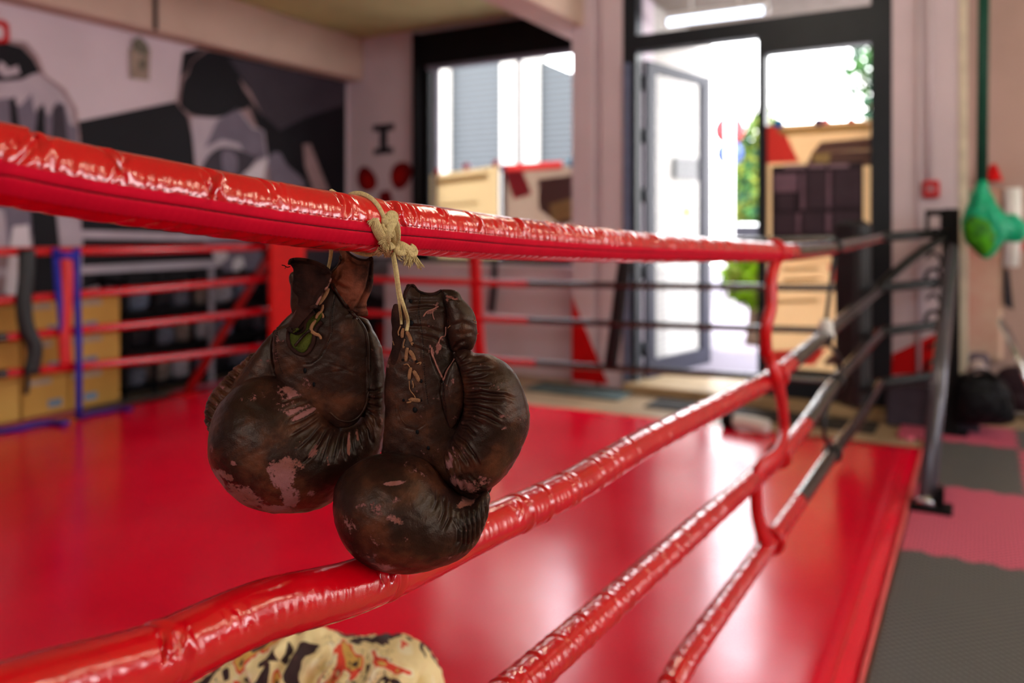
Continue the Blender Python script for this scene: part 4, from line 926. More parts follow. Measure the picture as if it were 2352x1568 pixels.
# ---- corner pads, posts, braces, turnbuckles
def corner_pad(name, label, c, ang, w_, th, z0, z1, mat, mat2):
    t = thing(name, label, 'corner pad', (c[0], c[1], z0))
    MB().box((c[0]-w_/2, c[1]-th/2, z0), (c[0]+w_/2, c[1]+th/2, z1), bev=0.03, rot=ang, c=c).build('cushion', mat, t)
    for z in np.linspace(z0+0.15, z1-0.1, 4): MB().box((c[0]-w_/2-0.004, c[1]-th/2+0.02, z-0.015), (c[0]+w_/2+0.004, c[1]+th/2+0.004, z+0.015), rot=ang, c=c).build('strap', mat2, t)
corner_pad('corner_pad', 'tall black corner pad where the near and far ropes meet', (-0.685, 5.405), math.radians(-45), 0.23, 0.13, 0.21, 1.375, M['pad_black'], M['strap_black'])
corner_pad('corner_pad', 'tall bright red corner pad behind the hanging gloves', (-5.17, 5.02), math.radians(45), 0.30, 0.16, 0.0, 1.34, M['pad_red'], M['strap_red'])
PX2, PY2 = -0.165, 5.98
cp = thing('corner_post', 'black steel corner post with hooks outside the ring corner', 'corner post', (PX2, PY2, FLZ))
MB().box((PX2-0.05, PY2-0.05, FLZ), (PX2+0.05, PY2+0.05, CAMH+0.13), bev=0.008).build('post', M['black'], cp)
MB().box((PX2-0.1, PY2-0.1, FLZ), (PX2+0.1, PY2+0.1, FLZ+0.03), bev=0.005).build('base_plate', M['black'], cp)
d45 = np.array([-0.7, -0.3, 0]); 
m = MB().box((PX2-0.15, PY2-0.012, CAMH+0.085), (PX2+0.04, PY2+0.012, CAMH+0.125)).box((PX2-0.15, PY2-0.012, CAMH-0.02), (PX2-0.125, PY2+0.012, CAMH+0.125)).box((PX2-0.06, PY2-0.012, CAMH-0.02), (PX2-0.03, PY2+0.012, CAMH+0.125)).box((PX2-0.15, PY2-0.012, CAMH-0.04), (PX2+0.04, PY2+0.012, CAMH-0.005))
m.build('bracket', M['black'], cp)
for z in KZ[1:]:
    m = MB(); c = np.array([PX2-0.10, PY2-0.04, z+0.05]); m.tube([c+np.array([math.cos(a)*0.045, 0, math.sin(a)*0.06]) for a in np.linspace(0, 2*math.pi, 21)[:-1]], 0.013, n=8, closed=True)
    m.tube(spline([c+np.array([0.02, 0, 0.05]), c+np.array([0.05, 0, 0.11]), c+np.array([0.0, 0, 0.17]), c+np.array([-0.04, 0, 0.13])], 5), 0.011, n=8); m.build('hook', M['black'], cp)
for i in range(4):
    k2 = np.array([PXN, KY, KZ[i]]); p2 = np.array([PX2-0.03, PY2-0.04, KZ[i]+0.03])
    tb = thing('turnbuckle_cover', ['topmost', 'second', 'third', 'lowest'][i]+' black padded turnbuckle cover between the ropes and the corner post', 'turnbuckle cover', tuple(k2), 'turnbuckle covers')
    m = MB(); m.tube([k2, k2+(p2-k2)*0.06, k2+(p2-k2)*0.85, p2], [0.024, 0.031, 0.030, 0.022], n=18); m.build('sleeve', M['strap_black'], tb)
    m = MB(); m.tube([k2+(p2-k2)*0.80, k2+(p2-k2)*0.86], 0.034, n=18); m.build('cuff', M['black'], tb)
a = at_Z(2008, 668, 5.05); b = at_Z(2165, 545, 5.15)
m = MB(); m.tube(spline([a, (a+b)/2+Vector((0, 0, 0.02)), b], 6), 0.046, n=12, flat=0.5); tag(m.build('corner_strap', M['strap_black']), 'black strap rising from the second rope to the corner post top', 'strap')
# grey brace
top = at_Z(2187, 572, 5.02); bot = at_z(2127, 1166, 0.0)
br = thing('steel_brace', 'grey steel tube bracing the black corner post to the floor', 'brace', (bot.x, bot.y, 0))
m = MB(); m.tube([top, bot+Vector((0, 0, 0.0))], 0.0405, n=28); m.build('tube', M['steel'], br)
m = MB(); m.tube([bot+(top-bot)*0.0, bot+(top-bot)*0.02], 0.047, n=28); m.build('collar', M['chrome'], br, 'bright metal collar')
m = MB().box((bot.x-0.07, bot.y-0.05, FLZ+0.02), (bot.x+0.11, bot.y+0.09, 0.012), bev=0.004).box((bot.x+0.045, bot.y-0.02, 0.01), (bot.x+0.075, bot.y+0.05, 0.10)); m.build('foot_plate', M['black'], br)
m = MB(); m.tube([top+Vector((-0.02, 0.0, -0.02)), (PX2+0.02, PY2-0.03, top.z-0.02)], 0.02, n=10); m.build('bracket', M['black'], br)
# red corner brace and post
cp = thing('corner_post', 'red steel corner post behind the red corner pad', 'corner post', (-5.66, 5.48, FLZ))
MB().box((-5.70, 5.44, FLZ), (-5.62, 5.52, 1.40), bev=0.01).build('post', M['red_paint'], cp); MB().box((-5.76, 5.38, FLZ), (-5.56, 5.58, FLZ+0.03)).build('base_plate', M['red_paint'], cp)
for i in range(4):
    a = np.array([C1[0], C1[1], C1Z[i]]); b = np.array([-5.63, 5.45, C1Z[i]+0.02])
    tb = thing('turnbuckle_cover', ['topmost', 'second', 'third', 'lowest'][i]+' red turnbuckle cover behind the red corner pad', 'turnbuckle cover', tuple(a), 'red turnbuckle covers'); m = MB(); m.tube([a, b], 0.028, n=14); m.build('sleeve', M['strap_red'], tb)
b = at_z(428, 905, 0.0); a = Vector((-5.62, 5.40, 1.28))
rb = thing('steel_brace', 'red slanting tube bracing the red corner post to the floor', 'brace', (b.x, b.y, 0))
m = MB(); m.tube([a, b], 0.036, n=16); m.build('tube', simple('dull_red_tube', (150, 10, 14), 0.5), rb); MB().box((b.x-0.09, b.y-0.09, FLZ+0.02), (b.x+0.09, b.y+0.07, 0.012)).build('foot_plate', M['red_paint'], rb)
# ---- rope spacers
def loop(m, c, r, tr, n=18, ax=(0, 1, 0)):
    c = Vector(c); ax = Vector(ax).normalized(); u = Vector((0, 0, 1)); w_ = ax.cross(u)
    m.tube([c+(u*math.cos(a)+w_*math.sin(a))*r for a in np.linspace(0, 2*math.pi, n+1)[:-1]], tr, n=8, closed=True)
def spacer(label, cat_pts, rad, mat, loops, flat=0.8, up=(1, 0, 0), name='rope_spacer'):
    c = cat_pts[-1]; t = thing(name, label, 'rope spacer', tuple(c))
    m = MB(); m.tube(spline(cat_pts, 6), rad, n=14, flat=flat, up=up); m.build('strap', mat, t)
    for (p, r, tr) in loops: m = MB(); loop(m, p, r, tr); m.build('loop', mat, t)
NP = lambda px, py, dx=0.0: at_x(px, py, PXN+dx)
spacer('red padded spacer strap tying the near ropes together', [NP(1782, 600), NP(1772, 640, 0.01), NP(1772, 700, 0.015), NP(1760, 755, 0.01), NP(1762, 810), NP(1782, 858, 0.03), NP(1797, 930, 0.01), NP(1800, 990), NP(1786, 1045, 0.03), NP(1742, 1085, 0.012), NP(1737, 1150), NP(1745, 1205), NP(1762, 1245, 0.01)], 0.029, M['strap_red'],
       [(NP(1778, 578), 0.031, 0.009), (NP(1783, 864), 0.030, 0.010), (NP(1788, 1047), 0.031, 0.010), (NP(1770, 1241), 0.032, 0.012)], flat=0.55)
spacer('thin black spacer strap near the black corner', [NP(1916, 590), NP(1907, 660), NP(1896, 760), NP(1905, 790), NP(1930, 830), NP(1926, 880), NP(1900, 935), NP(1893, 990), NP(1912, 1045)], 0.011, M['strap_black'],
       [(NP(1915, 569), 0.031, 0.009), (NP(1890, 774), 0.030, 0.009), (NP(1920, 877), 0.031, 0.009), (NP(1912, 1041), 0.031, 0.010)])
p = NP(1897, 752, 0.01); m = MB(); m.ball(p, (0.028, 0.03, 0.035), sq=0.8); m.ball(p+Vector((0.012, 0.01, -0.03)), (0.02, 0.03, 0.025)); tag(m.build('tape_wad', M['white']), 'white tape wad on the thin black spacer', 'tape')
fp = [far_pt(1440, 0), far_pt(1428, 1), far_pt(1415, 2), far_pt(1402, 3)]
spacer('wide black spacer strap on the far ropes beside the door', fp, 0.052, M['strap_black'], [], flat=0.35, up=(0, 1, 0))
fp = [far_pt(1088, 0), far_pt(1092, 1), far_pt(1096, 2), far_pt(1102, 3)]
spacer('red spacer strap on the far ropes in front of the window', fp, 0.055, M['strap_red'], [], flat=0.35, up=(0, 1, 0))
LP = lambda px, py, dx=0.045: at_x(px, py, -5.36+dx)
spacer('red spacer strap on the left ropes between the blue bands', [LP(150, 575), LP(156, 640), LP(152, 700), LP(148, 770), LP(152, 842)], 0.044, M['strap_red'], [], flat=0.3)
spacer('black padded spacer strap at the left end of the left ropes', [LP(62, 572), LP(60, 640), LP(55, 700), LP(62, 755), LP(80, 800), LP(72, 860)], 0.052, M['strap_black'], [], flat=0.45)
m = MB(); m.tube(spline([LP(64, 850, 0.06), LP(62, 885, 0.05), LP(60, 905, 0.05)], 5), 0.016, n=8); tag(m.build('hanging_strap', M['strap_black']), 'thin black strap end hanging below the black spacer to the floor', 'strap')
bl = simple('blue_webbing', (38, 40, 150), 0.6, var=0.15, scale=10)
hw = thing('blue_band', 'blue band hung over the left top rope, trailing on the ring floor', 'band', tuple(at_z(180, 962, 0)))
m = MB(); m.tube(spline([LP(128, 570, 0.05), LP(132, 640, 0.05), LP(138, 700, 0.05), LP(144, 762, 0.05)], 5), 0.026, n=8, flat=0.25, up=(1, 0, 0)); m.build('short_end', bl, hw)
m = MB(); m.tube(spline([LP(176, 570, 0.05), LP(176, 650, 0.05), LP(180, 760, 0.05), LP(181, 860, 0.06), at_z(181, 955, 0.02)], 5), 0.026, n=8, flat=0.25, up=(1, 0, 0)); m.build('long_end', bl, hw)
m = MB(); m.tube([LP(126, 585, 0.055), LP(178, 588, 0.055)], 0.026, n=8, flat=0.3, up=(1, 0, 0)); m.build('cross_piece', bl, hw)
m = MB(); m.tube(spline([at_z(181, 958, 0.02), at_z(205, 950, 0.02), at_z(240, 945, 0.015), at_z(270, 938, 0.02), at_z(300, 940, 0.015)], 5), 0.035, n=8, flat=0.45, up=(0, 0, 1)); m.build('floor_tail', simple('violet_blue_webbing', (70, 30, 120), 0.6), hw)
m = MB(); m.tube(spline([at_z(150, 972, 0.02), at_z(120, 970, 0.015), at_z(80, 974, 0.02), at_z(40, 984, 0.015), at_z(-10, 990, 0.02)], 5), 0.035, n=8, flat=0.45, up=(0, 0, 1)); m.build('floor_tail', bl, hw)
# white and black bundle on the far right of the canvas
p = at_z(1702, 990, 0.0); wbn = thing('rolled_towel', 'white rolled towel with a black end lying on the far canvas edge', 'towel', tuple(p))
m = MB(); m.tube(spline([p+Vector((-0.05, 0.05, 0.05)), p+Vector((0.06, 0.02, 0.055)), p+Vector((0.17, -0.01, 0.05))], 5), 0.048, n=16); m.build('towel_roll', M['white'], wbn)
m = MB(); m.tube([p+Vector((-0.13, 0.07, 0.045)), p+Vector((-0.05, 0.05, 0.05))], 0.05, n=16); m.build('black_end', M['black'], wbn)
# ================================================================== right side things
plastic = simple('green_plastic', (0, 168, 122), 0.3, var=0.1, scale=12)
pb = plastic.node_tree.nodes['Principled BSDF']; pb.inputs['Transmission Weight'].default_value = 0.25; pb.inputs['Subsurface Weight'].default_value = 0.1
Zb = 5.1
gb = thing('carrier_bag', 'bright green plastic carrier bag hanging from the dark green band', 'bag', tuple(at_Z(2258, 590, Zb)))
solid('bag_body', [(2248, 415), (2262, 415), (2272, 450), (2290, 480), (2312, 498), (2330, 515), (2318, 540), (2296, 560), (2276, 588), (2262, 594), (2240, 575), (2220, 548), (2214, 520), (2222, 485), (2236, 450)], Zb, 0.7, plastic, gb, step=0.007, sm=3, noise_amp=0.004,
      grooves=[([(2256, 430), (2262, 480), (2290, 520)], 6, 12), ([(2254, 430), (2245, 490), (2250, 540)], 6, 10)])
solid('bag_flap', [(2296, 500), (2330, 492), (2350, 510), (2362, 530), (2345, 552), (2315, 556), (2298, 535)], Zb-0.02, 0.6, plastic, gb, step=0.007, sm=3, noise_amp=0.004)
solid('bag_contents', [(2222, 500), (2250, 492), (2284, 520), (2286, 552), (2262, 588), (2238, 572), (2220, 545)], Zb-0.035, 0.72, simple('lime_contents', (70, 150, 20), 0.5, var=0.3, scale=14, c2=(20, 70, 30)), gb, step=0.007, sm=3, noise_amp=0.003, label='lime green bundle inside the bag')
a = at_Z(2262, 0, Zb); a.z = CEZ; b = at_Z(2255, 425, Zb)
m = MB(); m.tube([a, (a+b)/2, b], 0.034, n=10, flat=0.2, up=(0, 1, 0)); tag(m.build('elastic_band', simple('dark_green_band', (28, 70, 58), 0.4)), 'dark green elastic band hanging from the ceiling, holding the green bag', 'band')
yq = WY+0.33
def rb_(px0, py0, px1, py1, y): a = at_y(px0, py0, y); b = at_y(px1, py1, y); return a, b
a, b = rb_(2214, 432, 2304, 830, yq)
wpd = thing('wall_pad', 'tall beige wall pad behind the green bag', 'wall pad', (a.x, yq, b.z))
MB().box((a.x, yq-0.10, b.z), (b.x, yq+0.02, a.z), bev=0.03).build('pad', simple('beige_pad', (184, 162, 142), 0.6, var=0.16, scale=1.6, c2=(176, 108, 98)), wpd)
MB().box((a.x, yq-0.115, a.z-0.30), (b.x-0.16, yq-0.10, a.z-0.02), bev=0.004).build('green_panel', simple('sage_panel', (120, 136, 112), 0.6), wpd, 'sage green upper panel')
c = at_y(2281, 416, yq-0.06); m = MB(); m.tube([c+Vector((0, 0, 0.0)), c+Vector((0, 0, 0.02)), c+Vector((0, 0, 0.13))], [0.065, 0.06, 0.02], n=20); tag(m.build('marker_cone', M['red_paint']), 'small dark red cone standing on the beige wall pad', 'cone')
a, b = rb_(2308, 432, 2330, 612, yq-0.12); m = MB(); m.tube([(a.x+0.05, yq-0.1, a.z), (a.x+0.06, yq-0.1, (a.z+b.z)/2), (a.x+0.04, yq-0.1, b.z)], [0.055, 0.05, 0.05], n=16); tag(m.build('white_tube', M['white']), 'white tube hanging beside the beige wall pad', 'tube')
p = [at_y(x, y, yq-0.1) for x, y in ((2306, 616), (2318, 620), (2328, 712), (2306, 700))]; tag(MB().prism(p, (0, 0.03, 0)).build('dark_handle', M['dark']), 'dark tapered handle hanging below the white tube', 'handle')
p = [at_y(x, y, WY+0.347) for x, y in ((2322, 560), (2362, 556), (2330, 602))]; tag(MB().prism(p, (0, 0.003, 0)).build('painted_triangle', M['red_paint']), 'red triangle painted on the wall at the right edge of view', 'painted shape')
a = at_Z(2298, 735, 5.3); b = at_Z(2372, 905, 4.9); m = MB(); m.tube([a, b], 0.020, n=14); m.tube([a+Vector((0.04, 0.02, -0.05)), b+Vector((0.04, 0.02, -0.05))], 0.012, n=12)
bg_ = thing('chrome_stand', 'leaning chrome tube stand at the right edge', 'stand', tuple(b)); m.build('tube', M['chrome'], bg_)
c3 = at_z(2380, 955, 0.0); m = MB(); m.tube([b, c3], 0.02, n=14); m.tube([c3+Vector((-0.15, 0, 0.01)), c3+Vector((0.2, 0, 0.01))], 0.02, n=12); m.build('foot', M['chrome'], bg_)
m = MB().box((-0.07, 6.70, FLZ), (0.06, 6.95, 0.40), bev=0.02); tag(m.build('storage_crate', simple('dusky_crate', (96, 84, 92), 0.7)), 'dusky grey crate below the beige wall pad', 'crate')
m = MB(); m.ball(at_Z(2345, 880, 5.8), (0.16, 0.14, 0.12), sq=0.8); m.ball(at_Z(2340, 915, 5.8), (0.17, 0.15, 0.1), sq=0.8)
tag(m.build('kit_bag', simple('maroon_black', (44, 28, 36), 0.6)), 'dark maroon kit bag behind the black bag at the right edge', 'bag')
Zg = 5.2
bb = thing('sports_bag', 'black sports bag on the pink mat beside the corner post', 'bag', tuple(at_Z(2255, 975, Zg)))
solid('bag_body', [(2190, 900), (2200, 870), (2225, 856), (2262, 852), (2292, 866), (2308, 890), (2322, 940), (2326, 968), (2290, 974), (2230, 972), (2190, 962)], Zg, 0.8, simple('black_nylon', (14, 14, 18), 0.45), bb, step=0.008, sm=3, noise_amp=0.003,
      grooves=[([(2210, 885), (2240, 880), (2290, 900)], 5, 12), ([(2280, 880), (2296, 920), (2300, 960)], 5, 10)])
pv = [at_Z(x, y, Zg-0.1) for x, y in ((2222, 870), (2240, 852), (2268, 854), (2290, 872))]; m = MB(); m.tube(spline(pv, 5), 0.014, n=8); m.build('handle', M['black'], bb)
pp_ = [at_Z(x, y, Zg-0.05) for x, y in ((2225, 862), (2240, 842), (2262, 838), (2272, 852), (2262, 868), (2240, 870))]
m = MB().prism(pp_, (-0.02, 0.12, 0.02)); tag(m.build('white_cloth', simple('pale_cloth', (196, 176, 176), 0.9)), 'crumpled pale cloth on top of the black sports bag', 'cloth')
# ================================================================== GLOVES
K1 = lambda L: [(450+x/2.94, 420+y/2.94) for x, y in L]           # traced outlines, upper and lower half
K2 = lambda L: [(450+x/2.94, 800+y/2.94) for x, y in L]
LZ = 0.885
lgv = thing('boxing_glove', 'worn dark brown leather boxing glove, left and higher of the hanging pair, torn open', 'boxing glove', tuple(at_Z(690, 1160, LZ)), 'old leather boxing gloves')
LE = M['leather']; parts = []
def gp(*a, **k): o = solid(*a, **k); parts.append(o); return o
# main roll of padding
gr = [(K2(l), w_, d_) for l, w_, d_ in (
    ([(930, 500), (900, 570), (850, 640), (815, 675)], 3.2, 2.4), ([(962, 520), (948, 610), (925, 700)], 3, 1.8), ([(1012, 520), (1010, 600), (1000, 690)], 3, 1.8), ([(1045, 530), (1052, 620), (1068, 700)], 3, 2.2),
    ([(1078, 520), (1100, 600), (1120, 670)], 3, 2.0), ([(1108, 495), (1140, 560), (1170, 640)], 3, 2.0), ([(1140, 450), (1190, 520), (1215, 620)], 3, 2.2), ([(1160, 390), (1225, 450), (1250, 540)], 3, 2.0), ([(1170, 340), (1230, 370), (1262, 440)], 3, 2.0),
    ([(895, 470), (850, 530), (780, 590)], 3, 1.5), ([(870, 430), (810, 465), (735, 500)], 3, 1.6), ([(850, 395), (790, 420), (715, 440)], 3, 1.4), ([(835, 365), (770, 375), (700, 400)], 3, 1.3), ([(800, 335), (740, 340), (680, 355)], 2.5, 0.9),
    ([(760, 300), (700, 300), (640, 315)], 2.5, 0.7))]
we = [(688, 1050, 30, 50, 0.15, .62), (672, 1030, 22, 24, 0, .5), (700, 1100, 26, 34, 0.2, .55), (586, 1112, 62, 44, 0.15, .58), (530, 1080, 30, 40, -.4, .5), (552, 1056, 34, 14, 0.2, .45), (650, 1142, 55, 20, 0, .52), (740, 1100, 14, 12, 0, .45), (720, 1030, 20, 14, .6, .42), (715, 934, 24, 7, -.35, .55), (581, 1026, 9, 7, 0, .5),
      (603, 892, 46, 12, -.15, .34), (690, 890, 44, 10, .35, .36), (640, 900, 70, 30, 0, .26), (814, 1004, 5, 28, -.15, .5), (745, 1008, 6, 30, .6, .5), (832, 990, 4, 22, -.3, .42), (700, 925, 30, 16, 0, .3), (560, 930, 14, 8, 0, .3)]
gp('padding_roll', K2([(120, 600), (138, 480), (180, 375), (250, 290), (340, 218), (440, 184), (540, 180), (640, 203), (730, 248), (800, 308), (860, 380), (905, 450), (955, 492), (1030, 508), (1095, 482), (1140, 410), (1165, 330), (1215, 310), (1262, 380), (1275, 520), (1262, 640), (1225, 740), (1130, 850), (1010, 930), (930, 1035), (850, 1062), (700, 1084), (560, 1080), (450, 1060), (330, 1000), (230, 900), (160, 790), (130, 690)]),
   LZ, 0.86, LE, lgv, step=0.0011, grooves=gr, wear=we, base_wear=0.10, tilt=(0.00004, 0.0))
gp('side_padding', K1([(1075, 900), (1120, 905), (1165, 925), (1190, 975), (1222, 1030), (1252, 1110), (1270, 1210), (1278, 1320), (1279, 1450), (1276, 1560), (1270, 1700), (1200, 1720), (1120, 1600), (1105, 1400), (1105, 1200), (1085, 1060), (1065, 960)]), LZ+0.005, 0.75, LE, lgv,
   grooves=[(K1(l), 3, 2.5) for l in ([(1165, 1385), (1220, 1390), (1275, 1370)], [(1165, 1430), (1220, 1445), (1270, 1440)], [(1160, 1470), (1210, 1490), (1265, 1500)], [(1155, 1510), (1200, 1540), (1255, 1560)], [(1100, 930), (1150, 960), (1185, 1000)])], wear=[(858, 800, 10, 40, -.2, .25)], base_wear=0.14)
gp('palm_panel', K1([(905, 650), (940, 715), (990, 795), (1050, 872), (1100, 925), (1140, 985), (1160, 1060), (1165, 1200), (1163, 1400), (1150, 1500), (1105, 1600), (1040, 1650), (950, 1650), (880, 1600), (700, 1560), (590, 1500), (545, 1320), (530, 1180), (525, 1080), (545, 985), (620, 950), (690, 850), (760, 760), (840, 690)]),
   LZ-0.012, 0.22, LE, lgv, cmax=0.05, grooves=[(K1([(945, 760), (925, 880), (925, 1000), (890, 1100), (850, 1170), (790, 1215), (735, 1215)]), 1.6, 0.7, 'full'), (K1([(880, 1200), (1000, 1240), (1100, 1290)]), 2, 0.6), (K2([(850, 160), (1000, 140), (1120, 170)]), 2.0, 0.35)],
   wear=[(808, 935, 40, 16, 0, .30), (805, 700, 50, 8, .9, .3), (760, 780, 60, 60, 0, .16)], base_wear=0.12, nz=None)
# raised lip along the palm's right edge
def hitdepth(px, py): return None
gp('shoulder', K1([(700, 830), (640, 880), (545, 980), (450, 1075), (400, 1150), (310, 1270), (215, 1410), (185, 1540), (200, 1640), (350, 1700), (600, 1640), (660, 1400), (620, 1150), (650, 1000), (730, 880)]), LZ+0.008, 0.45, LE, lgv,
   grooves=[(K1([(545, 990), (530, 1080), (545, 1190), (580, 1290), (600, 1340)]), 2.2, 1.8, 'full'), (K1([(400, 1170), (320, 1280), (230, 1400), (190, 1500), (195, 1600)]), 2.2, 1.6, 'full')], wear=[(600, 800, 30, 40, .6, .22)], base_wear=0.12)
pr = [((340, 1172), (372, 1176), (398, 1190)), ((290, 1222), (330, 1222), (375, 1240)), ((240, 1262), (285, 1262), (335, 1290)), ((215, 1290), (260, 1300), (310, 1325)), ((185, 1322), (235, 1330), (290, 1360)), ((150, 1365), (205, 1378), (258, 1410)), ((120, 1410), (175, 1425), (225, 1465)), ((98, 1460), (150, 1475), (205, 1512)), ((82, 1512), (130, 1530), (190, 1565)), ((78, 1570), (120, 1588), (165, 1620)), ((86, 1625), (118, 1635), (150, 1660))]
gp('back_padding', K1([(410, 1150), (350, 1166), (325, 1195), (250, 1256), (178, 1335), (110, 1425), (80, 1500), (73, 1575), (88, 1640), (120, 1700), (200, 1760), (330, 1600), (400, 1400), (440, 1250)]), LZ+0.022, 0.75, LE, lgv, grooves=[(K1(l), 2.8, 3.2) for l in pr], base_wear=0.16, wear=[(520, 880, 20, 30, .6, .22)])
gp('cuff_back', K1([(636, 620), (662, 596), (700, 610), (760, 640), (860, 660), (960, 640), (1000, 700), (1000, 860), (900, 930), (760, 920), (670, 900), (645, 860), (640, 790), (648, 700), (628, 665)]), LZ+0.004, 0.4, LE, lgv, base_wear=0.1)
gp('cuff_flap', K1([(622, 545), (640, 516), (700, 511), (780, 524), (850, 550), (898, 588), (915, 615), (914, 645), (895, 690), (862, 735), (832, 790), (806, 840), (772, 880), (722, 930), (690, 975), (650, 1010), (618, 990), (640, 940), (668, 880), (686, 800), (690, 770), (660, 735), (654, 690), (664, 600), (642, 560)]), LZ-0.034, 0.20, M['suede'], lgv, cmax=0.022,
   grooves=[(K1([(640, 530), (720, 535), (800, 550), (880, 600)]), 2.0, 1.4, 'full'), (K1([(795, 640), (790, 720), (770, 800)]), 2, .7), (K1([(900, 640), (870, 690), (820, 740), (790, 810)]), 2, 1.2)], label='dark torn inner flap')
gp('cuff', K1([(912, 610), (945, 575), (972, 535), (978, 490), (958, 448), (1008, 448), (1050, 488), (1100, 514), (1150, 518), (1182, 500), (1196, 520), (1198, 600), (1195, 690), (1172, 760), (1150, 822), (1166, 875), (1160, 905), (1100, 905), (1050, 880), (985, 800), (935, 720), (905, 665)]), LZ-0.010, 0.42, M['cuff'], lgv,
   grooves=[(K1([(1188, 545), (1182, 620), (1165, 700), (1125, 780), (1090, 840)]), 3.2, 4.0, 'full'), (K1([(1040, 500), (1100, 540), (1165, 545)]), 4, 3.2), (K1([(990, 560), (985, 620), (950, 660)]), 3, 2.0), (K1([(1010, 480), (1000, 540), (985, 560)]), 3, 2.5), (K1([(925, 660), (1000, 700), (1060, 720)]), 5, 2.8), (K1([(1100, 848), (1135, 842), (1160, 840)]), 3, 3.0, 'full'), (K1([(1020, 860), (1060, 800), (1100, 790)]), 4, 2)],
   wear=[(825, 640, 12, 60, -.5, .42), (805, 690, 40, 25, .6, .34), (840, 660, 12, 60, -.2, .38), (790, 600, 10, 20, 0, .38)], base_wear=0.2)
# ---- right glove
RZ = 0.835
rgv = thing('boxing_glove', 'worn dark brown leather boxing glove, right and lower of the hanging pair, laced', 'boxing glove', tuple(at_Z(950, 1305, RZ)), 'old leather boxing gloves')
gp('palm_panel', K1([(1405, 740), (1425, 682), (1456, 688), (1500, 722), (1560, 745), (1620, 736), (1665, 716), (1715, 745), (1712, 880), (1706, 980), (1722, 1080), (1752, 1150), (1790, 1260), (1812, 1400), (1825, 1500), (1850, 1620), (1860, 1760), (1900, 1880), (1990, 1990), (2005, 2060), (1960, 2120), (1850, 2160), (1700, 2120), (1600, 2050), (1400, 1980), (1240, 1960), (1255, 1800), (1275, 1650), (1272, 1480), (1288, 1260), (1328, 1110), (1335, 1000), (1370, 900), (1385, 820)]), RZ+0.008, 0.34, LE, rgv, cmax=0.07,
   grooves=[(K1([(1520, 740), (1505, 850), (1520, 960), (1535, 1080), (1545, 1300), (1570, 1500), (1580, 1700)]), 1.6, 0.8, 'full'), (K1([(1425, 850), (1560, 830), (1690, 850)]), 3, .9), (K1([(1430, 960), (1560, 960), (1680, 1010)]), 3.5, 1.3), (K1([(1500, 1010), (1620, 1040), (1700, 1100)]), 3, 1.4), (K1([(1480, 1090), (1560, 1120), (1600, 1160)]), 3, 1.0),
             (K1([(1590, 1110), (1605, 1180), (1635, 1260), (1668, 1325)]), 1.8, 1.6, 'full'), (K1([(1668, 1325), (1695, 1260), (1745, 1192)]), 1.8, 1.6, 'full'), (K1([(1668, 1325), (1662, 1400), (1680, 1500), (1715, 1600)]), 1.6, 1.0, 'full'), (K1([(1370, 1480), (1385, 1560), (1430, 1630), (1500, 1645), (1560, 1600)]), 1.5, .7, 'full'), (K1([(1420, 700), (1412, 760), (1405, 820)]), 1.5, .8, 'full'), (K1([(1430, 790), (1540, 790), (1680, 790)]), 4, .8)],
   wear=[(990, 714, 22, 7, -.4, .44), (985, 745, 14, 5, .8, .36), (1012, 790, 8, 24, .3, .45), (995, 800, 5, 22, -.3, .42), (1010, 835, 10, 10, 0, .3)], base_wear=0.12)
gp('lace_flap', K1([(1322, 890), (1332, 826), (1356, 818), (1382, 835), (1400, 900), (1420, 1000), (1430, 1120), (1400, 1250), (1330, 1300), (1318, 1180), (1334, 1080), (1328, 980)]), RZ+0.002, 0.5, M['suede'], rgv)
gp('cuff_roll', K1([(1652, 722), (1690, 711), (1750, 720), (1788, 752), (1795, 785), (1832, 818), (1870, 868), (1892, 935), (1901, 1010), (1886, 1080), (1858, 1132), (1800, 1122), (1745, 1142), (1712, 1085), (1696, 980), (1700, 880), (1672, 790)]), RZ+0.004, 0.75, LE, rgv,
   grooves=[(K1([(1700, 780), (1745, 770), (1790, 792)]), 2.5, 1.6), (K1([(1745, 1120), (1780, 1075), (1830, 1050)]), 4, 2), (K1([(1720, 960), (1800, 930), (1880, 960)]), 5, 1.0), (K1([(1760, 1000), (1820, 1010), (1880, 1000)]), 4, .8)], wear=[(1035, 680, 24, 6, .3, .42), (1028, 690, 6, 10, 0, .5), (1058, 736, 5, 5, 0, .45), (1062, 770, 25, 30, 0, .2)], base_wear=0.12)
gp('gusset', K1([(1752, 1195), (1782, 1255), (1804, 1360), (1812, 1450), (1800, 1540), (1762, 1620), (1722, 1665), (1690, 1600), (1672, 1490), (1668, 1380), (1692, 1290), (1722, 1230)]), RZ-0.012, 0.35, LE, rgv, grooves=[(K1([(1730, 1280), (1700, 1400), (1712, 1560)]), 2, .8)], wear=[(1038, 860, 10, 30, -.2, .3)], base_wear=0.2)
